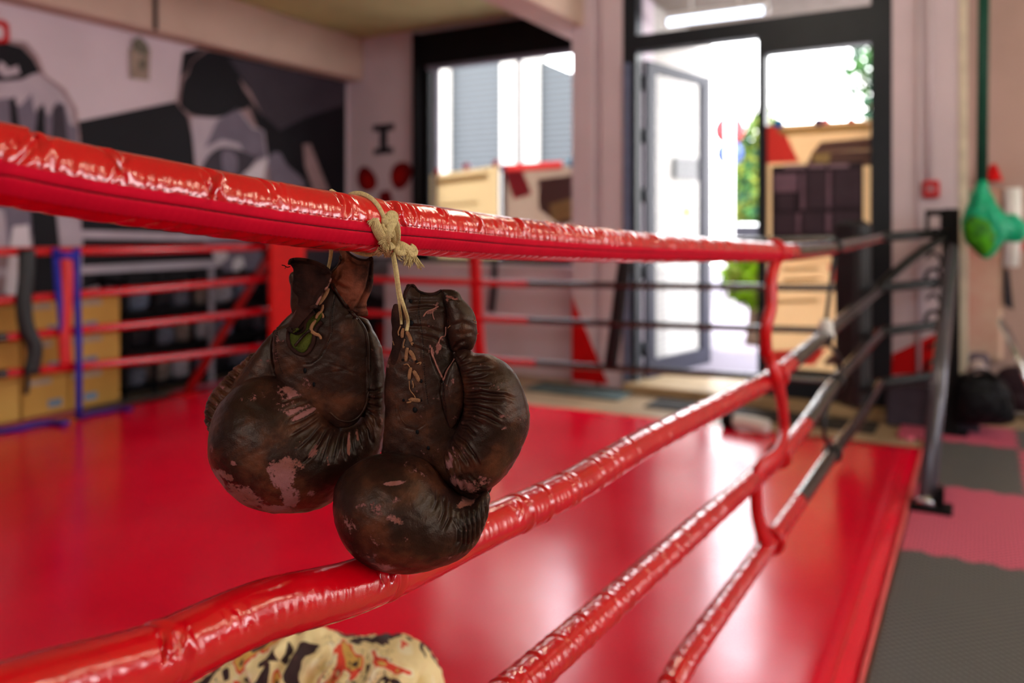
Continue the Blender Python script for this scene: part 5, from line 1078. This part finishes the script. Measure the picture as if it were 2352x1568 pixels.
thg = [([(1785, 1215), (1870, 1180), (1990, 1185)], 3, 1.8), ([(1800, 1270), (1890, 1230), (2040, 1225)], 3, 1.8), ([(1808, 1305), (1885, 1288), (1985, 1262)], 3, 2.2), ([(1815, 1350), (1900, 1325), (2010, 1325)], 3, 2.0), ([(1818, 1405), (1930, 1370), (2090, 1388), (2165, 1425)], 3, 2.6), ([(1815, 1445), (1920, 1418), (2080, 1432)], 3, 2.4), ([(1812, 1488), (1900, 1462), (2000, 1480), (2085, 1540)], 3, 2.6), ([(1812, 1525), (1880, 1502), (1965, 1522), (2070, 1575)], 3, 2.6), ([(1806, 1562), (1865, 1548), (1945, 1575)], 3, 2.2),
       ([(1790, 1615), (1840, 1605), (1900, 1650)], 3, 2.4), ([(1765, 1680), (1830, 1700), (1890, 1770), (1925, 1840)], 3.4, 3.0), ([(1742, 1718), (1800, 1760), (1860, 1850)], 3.2, 2.6), ([(1720, 1760), (1775, 1820), (1800, 1900)], 3.2, 2.6), ([(1700, 1810), (1740, 1880), (1760, 1960)], 3.2, 2.0), ([(1850, 1900), (1900, 1960), (1930, 2030)], 3, 2.2), ([(1790, 1930), (1820, 1990), (1830, 2050)], 4, 3.4), ([(1750, 1160), (1780, 1190), (1840, 1140)], 3, 1.6)]
gp('thumb_roll', K1([(1742, 1152), (1800, 1124), (1858, 1136), (1880, 1156), (1960, 1160), (2050, 1195), (2130, 1260), (2190, 1350), (2230, 1450), (2248, 1550), (2245, 1640), (2215, 1740), (2170, 1840), (2090, 1960), (2010, 2040), (1955, 2085), (1890, 2102), (1800, 2078), (1740, 2035), (1700, 1965), (1674, 1860), (1680, 1805), (1720, 1735), (1762, 1655), (1800, 1555), (1812, 1455), (1800, 1355), (1772, 1245)]), RZ-0.004, 0.85, LE, rgv, step=0.0011,
   grooves=[(K1(l), w_, d_) for l, w_, d_ in thg], wear=[(1072, 1099, 42, 26, .2, .44), (1036, 1048, 10, 26, .3, .5), (1050, 1090, 14, 30, -.4, .40), (1120, 1082, 28, 20, -.6, .42), (1161, 936, 26, 10, .2, .44), (1158, 962, 14, 10, .3, .36), (1193, 1004, 9, 26, .1, .36), (1130, 1110, 26, 10, -.5, .3)], base_wear=0.13)
rbg = [([(1750, 1050), (1795, 1130), (1788, 1210), (1745, 1270)], 2.8, 2.2), ([(1785, 1062), (1822, 1150), (1818, 1240), (1780, 1300)], 2.8, 2.4), ([(1822, 1055), (1850, 1150), (1842, 1260), (1800, 1325)], 2.8, 2.4), ([(1855, 1052), (1878, 1140), (1872, 1240), (1838, 1305)], 2.6, 2.4), ([(1888, 1045), (1905, 1130), (1898, 1235), (1870, 1290)], 2.6, 2.4), ([(1920, 1025), (1934, 1120), (1924, 1205)], 2.6, 2.2), ([(1948, 1000), (1958, 1080), (1948, 1155)], 2.4, 2.0), ([(1690, 950), (1700, 1020), (1675, 1085)], 3, 1.6), ([(1720, 985), (1735, 1060), (1695, 1130)], 3, 1.8), ([(1640, 900), (1650, 960), (1630, 1010)], 3, 1.0), ([(1500, 770), (1570, 800), (1620, 860)], 3, .8)]
gp('padding_roll', K2([(930, 960), (948, 900), (1000, 840), (1080, 780), (1180, 736), (1290, 718), (1390, 722), (1480, 740), (1560, 782), (1620, 840), (1680, 915), (1735, 968), (1800, 1018), (1860, 1036), (1905, 1008), (1940, 964), (1975, 966), (1988, 1010), (1980, 1080), (1960, 1170), (1930, 1240), (1880, 1318), (1800, 1388), (1700, 1438), (1560, 1480), (1400, 1493), (1280, 1480), (1160, 1432), (1060, 1366), (990, 1270), (942, 1150), (927, 1050)]),
   RZ-0.018, 0.84, LE, rgv, step=0.0011, grooves=[(K2(l), w_, d_) for l, w_, d_ in rbg], wear=[(916, 1082, 30, 5, -.05, .58), (926, 1113, 20, 10, -.6, .38), (933, 1152, 28, 16, .2, .40), (943, 1195, 20, 12, -.3, .38), (815, 1165, 22, 38, -.3, .34), (902, 1266, 42, 16, .1, .38), (1069, 1149, 26, 5, .1, .6), (975, 1180, 50, 12, -.5, .28), (870, 1210, 60, 50, 0, .26), (1035, 1250, 14, 8, 0, .34), (960, 1240, 10, 6, 0, .38), (860, 1130, 50, 26, -.2, .24)], base_wear=0.11)
# ---- ray casts onto the finished gloves for laces and seams
from mathutils.bvhtree import BVHTree
bv = []
for o in parts:
    wl = WL[o.name]; bv.append(BVHTree.FromPolygons([v.co+wl for v in o.data.vertices], [p.vertices[:] for p in o.data.polygons]))
def hit(px, py, lift=0.001, dflt=0.84):
    r = Vector(ray(px, py)); n = r.normalized(); c = Vector((0, 0, CAMH)); best = None
    for b in bv:
        h_ = b.ray_cast(c, n, 2.0)
        if h_[0] is not None and (best is None or h_[3] < best): best = h_[3]
    if best is None: return at_Z(px, py, dflt-lift)
    return c+n*(best-lift)
fwd = Vector((FX, FY, 0))
KR = lambda L: [(860+x/3.565, 630+y/3.565) for x, y in L]
KL = lambda L: [(640+x/5.6, 560+y/5.6) for x, y in L]
def ribbon(m, pts, r, flat=0.45, mi=0, n=10, taper=True, sub=5, up=None):
    P = spline([tuple(p) for p in pts], sub); k = len(P); R = [r*(0.55+0.45*min(1, 5*min(i/(k-1), 1-i/(k-1))+0.2)) if taper else r for i in range(k)]
    m.tube(P, R, n=n, flat=flat, up=up or (FX, FY, 0.0), mi=mi)
# stitched seams (thread dashes lying on the leather)
def stitches(m, pts, gap=5.0, r=0.00035):
    P = spline(pts, 10); sl = np.r_[0, np.cumsum(np.linalg.norm(np.diff(P, axis=0), axis=1))]
    for s in np.arange(2, sl[-1]-2, gap):
        a = [np.interp(s, sl, P[:, k]) for k in (0, 1)]; b = [np.interp(s+gap*0.55, sl, P[:, k]) for k in (0, 1)]
        m.tube([hit(a[0], a[1], 0.0002), hit(b[0], b[1], 0.0002)], r, n=5)
thr = simple('dark_thread', (18, 14, 12), 0.8); hid = simple('pale_torn_edge', (150, 96, 84), 0.85, var=.2, scale=300)
m = MB(); stitches(m, K1([(940, 760), (920, 880), (920, 1000), (885, 1100), (845, 1170), (790, 1212), (735, 1215)])); stitches(m, K1([(552, 1000), (537, 1080), (552, 1190), (586, 1290)])); stitches(m, KL([(180, 210), (300, 205), (420, 225), (540, 275), (640, 335)]), 4)
m.build('seam_stitching', thr, lgv)
m = MB(); stitches(m, K1([(1520, 745), (1505, 850), (1520, 960), (1535, 1080), (1545, 1300), (1570, 1500)])); stitches(m, KR([(560, 130), (590, 240), (608, 360), (604, 480), (622, 590), (660, 680), (700, 790), (728, 900), (736, 1010)])); stitches(m, KR([(250, 190), (262, 140), (300, 90)]), 3.5)
stitches(m, KR([(655, 700), (600, 780), (572, 860), (568, 960), (590, 1120)]), 4)
m.build('seam_stitching', thr, rgv)
# rolled seam welts
def welt(name, pts, r, mat, par, lift=0.0004, sub=8):
    P = spline(pts, sub); m = MB(); m.tube([hit(x, y, lift) for x, y in P], r, n=8); return m.build(name, mat, par)
welt('palm_welt', K1([(920, 680), (950, 735), (995, 800), (1050, 872), (1098, 925), (1138, 985), (1158, 1060), (1164, 1200), (1162, 1400)]), 0.0016, LE, lgv)
welt('palm_welt', K2([(1162, 290), (1148, 380), (1105, 455), (1040, 492), (960, 478), (905, 430)]), 0.0012, LE, lgv)
welt('flap_edge', K1([(628, 548), (642, 519), (700, 513), (780, 526), (848, 552), (896, 588), (912, 612)]), 0.0015, M['suede'], lgv)
welt('flap_edge', K1([(912, 640), (893, 690), (862, 732), (832, 786), (806, 836)]), 0.0013, hid, lgv)
welt('cuff_edge', K1([(1010, 452), (1050, 488), (1100, 514), (1150, 520), (1184, 505), (1192, 540), (1185, 620)]), 0.0014, M['suede'], lgv)
welt('cuff_edge', K1([(915, 605), (945, 575), (972, 535), (976, 490)]), 0.0014, LE, lgv)
welt('torn_edge', KR([(470, 600), (468, 640), (492, 700), (520, 770), (550, 830), (568, 870)]), 0.0009, hid, rgv)
welt('torn_edge', KR([(655, 690), (620, 745), (590, 800), (570, 860)]), 0.0010, hid, rgv)
welt('torn_edge', KR([(250, 195), (258, 150), (285, 100), (320, 90), (360, 135), (430, 160), (500, 160), (545, 130)]), 0.0013, M['suede'], rgv)
welt('torn_edge', KR([(400, 345), (430, 305), (470, 290), (510, 270), (525, 262)]), 0.0007, hid, rgv)
welt('torn_edge', KR([(480, 290), (478, 330), (490, 370)]), 0.0005, hid, rgv)
welt('torn_edge', KR([(585, 430), (580, 500), (545, 515), (520, 570)]), 0.0007, hid, rgv)
welt('palm_seam', KR([(205, 1080), (210, 1150), (250, 1220), (320, 1250)]), 0.0006, LE, rgv)
# green lining showing in the tear of the left glove
ctr = K1([(735, 1020)])[0]; ring = spline(K1([(640, 1010), (668, 985), (720, 965), (770, 900), (840, 868), (852, 895), (806, 970), (785, 1060), (742, 1135), (700, 1142), (650, 1110), (636, 1060)]), 4, True)
V = [tuple(hit(ctr[0], ctr[1], 0.0030))]; F = []
for q in (0.35, 0.7, 1.0):
    for x, y in ring: V.append(tuple(hit(ctr[0]+(x-ctr[0])*q, ctr[1]+(y-ctr[1])*q, 0.0032-0.0012*q)))
n_ = len(ring)
for i in range(n_):
    j = (i+1) % n_; F.append((0, 1+i, 1+j))
    for a_ in (0, 1): F.append((1+a_*n_+i, 1+(a_+1)*n_+i, 1+(a_+1)*n_+j, 1+a_*n_+j))
b0 = len(V)
for v_ in V[1+2*n_:1+3*n_]: V.append((v_[0]+fwd.x*.006, v_[1]+fwd.y*.006, v_[2]))
for i in range(n_): j = (i+1) % n_; F.append((1+2*n_+i, b0+i, b0+j, 1+2*n_+j))
lin_o = MB().add(V, F, 0, True).build('lining', M['lining'], lgv, 'green lining showing through the tear')
def hw_(pts, r, mat, par, name, lift=0.004): m = MB(); m.tube([hit(x, y, lift) for x, y in spline(pts, 6)], r, n=8); return m.build(name, mat, par)
hw_(K1([(630, 975), (622, 1040), (636, 1100), (690, 1150), (745, 1150), (790, 1080), (806, 990), (850, 935)]), 0.0022, M['suede'], lgv, 'torn_rim', 0.002)
hw_(K1([(690, 985), (720, 960), (760, 905), (800, 870)]), 0.0024, M['suede'], lgv, 'torn_rim', 0.004)
hw_(KL([(210, 1310), (260, 1250), (320, 1180), (400, 1110)]), 0.0016, LE, lgv, 'torn_strip', 0.006)
hw_(KL([(110, 1080), (170, 1130), (250, 1150), (330, 1090), (330, 1000)]), 0.0017, M['suede'], lgv, 'torn_rim', 0.004)
hw_(KL([(400, 820), (460, 800), (520, 830), (540, 860)]), 0.0022, M['suede'], lgv, 'torn_strip', 0.003)
m = MB()
for pts, r in ((KL([(645, 570), (600, 660), (550, 730), (510, 780)]), 0.0021), (KL([(570, 780), (555, 850), (500, 910), (480, 960)]), 0.0016), (KL([(480, 980), (430, 1050), (420, 1110), (460, 1150), (530, 1180)]), 0.0019), (KL([(500, 1150), (540, 1200), (540, 1225)]), 0.0014), (KL([(560, 890), (575, 930), (565, 950)]), 0.0010)):
    ribbon(m, [hit(x, y, 0.0045) for x, y in pts], r)
m.build('lace_remnant', M['lace_old'], lgv, 'short piece of beige lace')
hw_(KL([(150, 290), (110, 300), (75, 280), (40, 272)]), 0.0005, thr, lgv, 'loose_thread', 0.0)
hw_(KL([(95, 285), (85, 310), (80, 320)]), 0.0003, thr, lgv, 'loose_thread', 0.0)
# laces of the right glove
m = MB()
for pts, r in (([(240, 440), (228, 480), (228, 520)], .0019), ([(262, 465), (285, 505), (302, 552)], .0021), ([(272, 600), (262, 650), (258, 712)], .0019), ([(285, 622), (312, 660), (332, 706)], .0021), ([(300, 762), (288, 810), (284, 862)], .0019), ([(318, 788), (345, 830), (366, 876)], .0021), ([(290, 1022), (330, 1028), (376, 1032)], .0022)):
    ribbon(m, [hit(x, y, 0.0016) for x, y in KR(pts)], r, 0.4)
m.build('lacing', simple('tan_lace', (148, 102, 72), 0.8, var=.15, scale=150, bmp=.6, bscale=1200), rgv, 'tan zigzag lacing')
m = MB()
for pts, r in (([(285, 870), (290, 940), (325, 990), (340, 1020)], .0005), ([(310, 870), (318, 910), (315, 930)], .0006), ([(215, 420), (195, 470), (200, 500)], .0007), ([(245, 590), (235, 600), (240, 560), (250, 530)], .0007), ([(240, 740), (270, 735), (290, 760)], .0006), ([(265, 1050), (300, 1040), (280, 1020)], .0009), ([(345, 730), (380, 720), (370, 740)], .0007), ([(320, 565), (300, 560), (310, 580)], .0007), ([(600, 440), (620, 420)], .0004), ([(150, 545), (160, 580)], .0004), ([(815, 380), (828, 372)], .0004), ([(820, 400), (835, 405)], .0004), ([(838, 490), (852, 482)], .0004)):
    m.tube([hit(x, y, 0.0012) for x, y in spline(KR(pts), 4)], r, n=6)
m.build('loose_thread', M['lace_old'], rgv)
m = MB()
for x, y, r in ((350, 1290, .0022), (440, 1420, .0022), (295, 220, .0024), (382, 873, .0020), (330, 1110, .003), (300, 398, .0030), (232, 700, .0014), (345, 715, .0016), (238, 1030, .0016), (380, 1030, .0014)):
    c = hit(*KR([(x, y)])[0], 0.0003); m.ball(c, (r, r*0.35, r), nu=12, nv=8)
m.build('eyelet', M['black'], rgv)
m = MB()
for x, y, r in ((735, 1267, .0022), (795, 1360, .0018)):
    c = hit(*K1([(x, y)])[0], 0.0003); m.ball(c, (r, r*0.35, r*1.4), nu=12, nv=8)
m.build('eyelet', M['black'], lgv)
# ---- knot and strings over the top rope
KK = lambda L, Z: [at_Z(790+x/7.467, 430+y/7.467, Z) for x, y in L]
zr = lambda px: float(np.interp(px, [at for at in (700, 800, 900, 1000)], [0.735-.012, 0.79-.006, 0.853, 0.922]))      # distance of the rope's axis
st = thing('glove_lace', 'frayed beige lace knotted round the top rope, holding up both gloves', 'lace', tuple(at_Z(900, 590, 0.81)))
m = MB()
# band over the rope: follows the padding from the back over the top to the knot
def on_rope(px, a, lift=0.0022):
    """point on the top rope's padding: a = angle round it, 0 facing the camera side, 90 degrees on top"""
    y0 = at_x(px, 500, PXN).y
    for _ in range(12):
        cx_ = float(np.interp(y0, path_top[:, 1], path_top[:, 0])); cz = float(np.interp(y0, path_top[:, 1], path_top[:, 2]))
        x = cx_+math.cos(a)*(r_top+lift); q_ = CX+FPX*((x*RX+y0*RY)/(x*FX+y0*FY)); y0 += (px-q_)*0.0009
    return Vector((x, y0, cz+math.sin(a)*(r_top+lift)))
rope_bvh = [BVHTree.FromPolygons([v.co+WL[o.name] for v in o.data.vertices], [p.vertices[:] for p in o.data.polygons]) for o in rp_top.children if o.name.startswith('red_cover')]
def on_face(px, py, lift):
    """point just in front of the rope where it is seen at px, py"""
    r = Vector(ray(px, min(max(py, 470+(px-790)*0.1), 560))); n = r.normalized(); h_ = rope_bvh[0].ray_cast(Vector((0, 0, CAMH)), n, 3.0)
    Z = (h_[0].x*FX+h_[0].y*FY) if h_[0] is not None else 0.80
    return at_Z(px, py, Z-lift)
ribbon(m, [on_rope(796, math.radians(150)), on_rope(800, math.radians(118)), on_rope(812, math.radians(98)), on_rope(832, math.radians(78)), on_rope(852, math.radians(56)), on_rope(868, math.radians(36)), on_rope(880, math.radians(16)), on_rope(886, math.radians(2))], 0.0023, 0.6, taper=False, n=12, up=None)
m.build('rope_wrap', M['lace'], st)
m = MB(); ribbon(m, [on_rope(796, math.radians(150)), on_rope(790, math.radians(185)), on_rope(800, math.radians(230)), on_rope(850, math.radians(270)), on_rope(885, math.radians(320)), on_rope(890, math.radians(345))], 0.0022, 0.6, taper=False); m.build('rope_wrap', M['lace'], st)
kz = 0.853-r_top-0.004
def kr(pts, r, flat=0.4, dz=(0,), **k):
    P = []; n = len(pts)
    for i, (x, y) in enumerate(pts): z = np.interp(i/(n-1), np.linspace(0, 1, len(dz)), dz) if len(dz) > 1 else dz[0]; P.append(on_face(790+x/7.467, 430+y/7.467, 0.003+z))
    m = MB(); ribbon(m, P, r, flat, taper=k.get('taper', False), n=12, sub=6); return m
kr([(690, 500), (700, 590), (720, 700), (760, 800), (800, 860)], .0040, .4, (0, .003, .004)).build('knot_loop', M['lace'], st)
kr([(770, 560), (800, 480), (850, 490), (850, 560), (800, 660), (750, 760), (720, 860), (720, 940)], .0048, .38, (.004, .009, .009, .006)).build('knot_loop', M['lace'], st)
kr([(860, 590), (890, 660), (905, 780), (895, 900), (850, 980), (800, 1000)], .0042, .42, (.002, .007, .006, .004)).build('knot_loop', M['lace'], st)
kr([(800, 700), (830, 800), (850, 900), (850, 980)], .0034, .5, (.001, .003)).build('knot_loop', M['lace'], st)
kr([(780, 1030), (830, 1010), (880, 980), (900, 960)], .0030, .6, (.005, .006)).build('knot_loop', M['lace'], st)
kr([(500, 560), (530, 620), (570, 720), (620, 820), (680, 900), (740, 950)], .0052, .35, (.001, .004, .005)).build('lace_tail', M['lace'], st)
kr([(640, 630), (660, 700), (700, 750)], .0030, .5, (.004, .006)).build('lace_tail', M['lace'], st)
kr([(850, 1060), (930, 1010), (1010, 1030), (1090, 1080), (1150, 1120)], .0056, .6, (.003, .006, .004)).build('lace_tail', M['lace'], st)
kr([(1130, 1010), (1190, 1050), (1215, 1120), (1170, 1150), (1110, 1130), (1080, 1080)], .0036, .6, (.004, .008, .006)).build('knot_loop', M['lace'], st)
kr([(960, 960), (1060, 1030), (1140, 1040), (1200, 1080)], .0026, .6, (.003, .008)).build('knot_loop', M['lace'], st)
kr([(870, 1000), (900, 1090), (960, 1130), (1050, 1110)], .0032, .5, (.006, .009)).build('knot_loop', M['lace'], st)
def fray(name, root, ends, n, mat, r0=.00030, dz=.005):
    m = MB()
    for i in range(n):
        a = root[i % len(root)]; b = ends[int(rng.integers(0, len(ends)))]; a = (a[0]+rng.normal()*12, a[1]+rng.normal()*8); b = (b[0]+rng.normal()*22, b[1]+rng.normal()*20)
        md = ((a[0]+b[0])/2+rng.normal()*14, (a[1]+b[1])/2+rng.normal()*12); d0 = dz+rng.normal()*.0015
        P = [on_face(790+x/7.467, 430+y/7.467, 0.002+d0+q) for (x, y), q in ((a, 0), (md, .001), (b, -.001+rng.normal()*.001))]
        m.tube(spline([tuple(p) for p in P], 4), [r0*1.3]*6+[r0]*2+[r0*.5], n=5)
    return m.build(name, mat, st)
fray('frayed_end', [(1090, 1120), (1130, 1130), (1180, 1130), (1210, 1140)], [(1050, 1320), (1100, 1340), (1140, 1370), (1300, 1400), (1340, 1360), (1060, 1260), (1160, 1300)], 120, M['lace'])
fray('frayed_end', [(690, 900), (720, 900), (750, 910)], [(620, 960), (660, 1040), (700, 1060), (740, 1080), (780, 1030)], 90, M['lace'], dz=.008)
fray('frayed_end', [(600, 1040), (680, 1080), (760, 1090), (820, 1080)], [(520, 1140), (560, 1170), (690, 1180), (760, 1190), (810, 1160)], 90, M['lace_old'], dz=.002)
fray('frayed_end', [(480, 560), (520, 530), (560, 530)], [(430, 600), (450, 650), (490, 690), (470, 600)], 26, M['lace'], dz=.003)
fray('frayed_end', [(950, 1090), (900, 1130)], [(960, 1230), (1000, 1280), (920, 1200), (1040, 1250)], 14, M['lace'], dz=.004)
# strings down to the gloves
e1 = hit(937, 737, 0.003); e2 = hit(921, 732, 0.003)
q = lambda px, py, Z: at_Z(px, py, Z)
m = MB(); ribbon(m, [on_face(903, 580, .006), q(911, 620, .802), q(918, 670, .805), q(928, 705, .807), e1, hit(934, 760, .002)], .0019, .6, taper=False, sub=8); m.build('hanging_string', M['lace'], st)
m = MB(); ribbon(m, [on_face(900, 582, .004), q(907, 625, .804), q(913, 670, .806), q(918, 705, .809), e2, hit(922, 745, .002)], .0014, .6, taper=False, sub=8); m.build('hanging_string', M['lace'], st)
zt_ = LZ-0.03
m = MB(); ribbon(m, [on_rope(760, math.radians(100)), on_rope(757, math.radians(150)), on_rope(758, math.radians(210)), q(759, 575, zt_-.03), q(757, 597, zt_-.01), q(752, 618, zt_)], .0015, .6, taper=False, sub=8); m.build('hanging_string', M['lace'], st)
m = MB(); ribbon(m, [on_rope(764, math.radians(100)), on_rope(762, math.radians(150)), on_rope(762, math.radians(210)), q(763, 575, zt_-.028), q(760, 597, zt_-.008), q(755, 619, zt_)], .0011, .6, taper=False, sub=8); m.build('hanging_string', M['lace'], st)
m = MB(); ribbon(m, [on_rope(760, math.radians(100)), on_rope(775, math.radians(112)), on_rope(796, math.radians(118))], .0018, .6, taper=False, sub=6); m.build('rope_wrap', M['lace'], st)
# hairs on the silhouettes
m = MB()
for x, y, dx, dy in ((508, 1062, -9, -3), (512, 1072, -8, 2), (520, 1095, -7, 6), (543, 1122, -6, 6), (606, 1166, -2, 6), (698, 1168, 3, 8), (488, 988, -4, 6), (494, 1000, -5, 4)):
    a = at_Z(x, y, LZ); b = at_Z(x+dx, y+dy, LZ); m.tube([a, b], 0.0002, n=4)
m.build('loose_thread', thr, lgv)
# ================================================================== patterned cloth on a stool
def print_mat():
    m, nt, b = new_mat('patterned_cloth'); L = nt.links.new; b.inputs['Roughness'].default_value = 0.8
    t = nt.nodes.new('ShaderNodeTexCoord'); n1 = noise(nt, 15, 2, 0.4, t.outputs['Object'], 0.6)
    base = ramp(nt, n1.outputs[0], [(0.0, lin((52, 30, 32))), (0.40, lin((70, 40, 38))), (0.425, lin((236, 214, 160))), (0.57, lin((240, 226, 188))), (0.60, lin((226, 74, 52))), (0.65, lin((222, 176, 90))), (0.70, lin((60, 40, 40)))])
    base.color_ramp.interpolation = 'CONSTANT'
    n2 = noise(nt, 30, 2, 0.5, t.outputs['Object'], 1.5); ln_ = ramp(nt, n2.outputs[0], [(0.0, (0, 0, 0, 1)), (0.485, (1, 1, 1, 1)), (0.505, (0, 0, 0, 1))]); ln_.color_ramp.interpolation = 'CONSTANT'
    n3 = noise(nt, 6, 1, 0.4, t.outputs['Object']); g = nt.nodes.new('ShaderNodeMath'); g.operation = 'GREATER_THAN'; g.inputs[1].default_value = 0.45; L(n3.outputs[0], g.inputs[0])
    mu_ = nt.nodes.new('ShaderNodeMath'); mu_.operation = 'MULTIPLY'; L(ln_.outputs[0], mu_.inputs[0]); L(g.outputs[0], mu_.inputs[1])
    mx = nt.nodes.new('ShaderNodeMix'); mx.data_type = 'RGBA'; L(mu_.outputs[0], mx.inputs[0]); L(base.outputs[0], mx.inputs[6]); mx.inputs[7].default_value = lin((34, 30, 36))
    L(mx.outputs[2], b.inputs['Base Color']); bump(nt, b, noise(nt, 400).outputs[0], 0.3, 0.001); return m
Zc = 1.5
cl_ = thing('cloth_bundle', 'crumpled cream, black and orange patterned cloth below the gloves', 'cloth', tuple(at_Z(730, 1700, Zc)))
solid('cloth', [(430, 1590), (485, 1548), (560, 1500), (640, 1468), (690, 1452), (730, 1450), (772, 1468), (800, 1480), (850, 1470), (905, 1470), (958, 1484), (994, 1514), (1014, 1560), (1024, 1640), (990, 1720), (720, 1740), (470, 1720)], Zc, 0.62, print_mat(), cl_, step=0.0045, sm=3, noise_amp=0.003,
      grooves=[([(690, 1452), (660, 1500), (650, 1560)], 9, 22), ([(775, 1475), (740, 1510), (735, 1570)], 10, 26), ([(800, 1482), (770, 1540), (800, 1600)], 9, 20), ([(860, 1475), (850, 1510), (790, 1550)], 8, 16), ([(560, 1510), (600, 1540), (610, 1600)], 9, 20), ([(930, 1490), (880, 1530), (870, 1590)], 10, 18), ([(980, 1520), (960, 1560), (965, 1610)], 8, 16), ([(700, 1540), (660, 1580), (640, 1640)], 8, 16), ([(820, 1530), (860, 1570), (880, 1640)], 8, 14)])
c = at_Z(730, 1738, Zc+0.0); sx, sy, sz = c.x, c.y, c.z
so = thing('corner_stool', 'round dark stool under the patterned cloth', 'stool', (sx, sy, 0))
m = MB(); m.tube([(sx, sy, sz-0.045), (sx, sy, sz-0.04), (sx, sy, sz-0.005), (sx, sy, sz)], [0.165, 0.175, 0.175, 0.165], n=32); m.build('seat', M['black'], so)
for k in range(4):
    a = math.pi/4+k*math.pi/2; m = MB(); m.tube([(sx+math.cos(a)*.12, sy+math.sin(a)*.12, sz-0.04), (sx+math.cos(a)*.17, sy+math.sin(a)*.17, 0.0)], 0.012, n=10); m.build('leg', M['steel'], so)
# unseen ceiling tubes, added to brighten the hall and put highlights on the ropes
for k, (x, y) in enumerate(((-1.3, 4.3), (2.0, 4.4), (2.2, 2.6), (2.2, 0.6))):
    l = thing('added_ceiling_light', 'unseen white fluorescent fitting added on the ceiling to light the hall', 'light', (x, y, 3.34), 'added ceiling fittings')
    MB().box((x-0.6, y-0.05, 3.36), (x+0.6, y+0.05, CEZ), bev=0.01).build('housing', M['white'], l)
    m = MB(); m.tube([(x-0.56, y, 3.335), (x+0.56, y, 3.335)], 0.018, n=12); m.build('tube', emit('added_hall_tube', (255, 240, 220), 75.0), l)
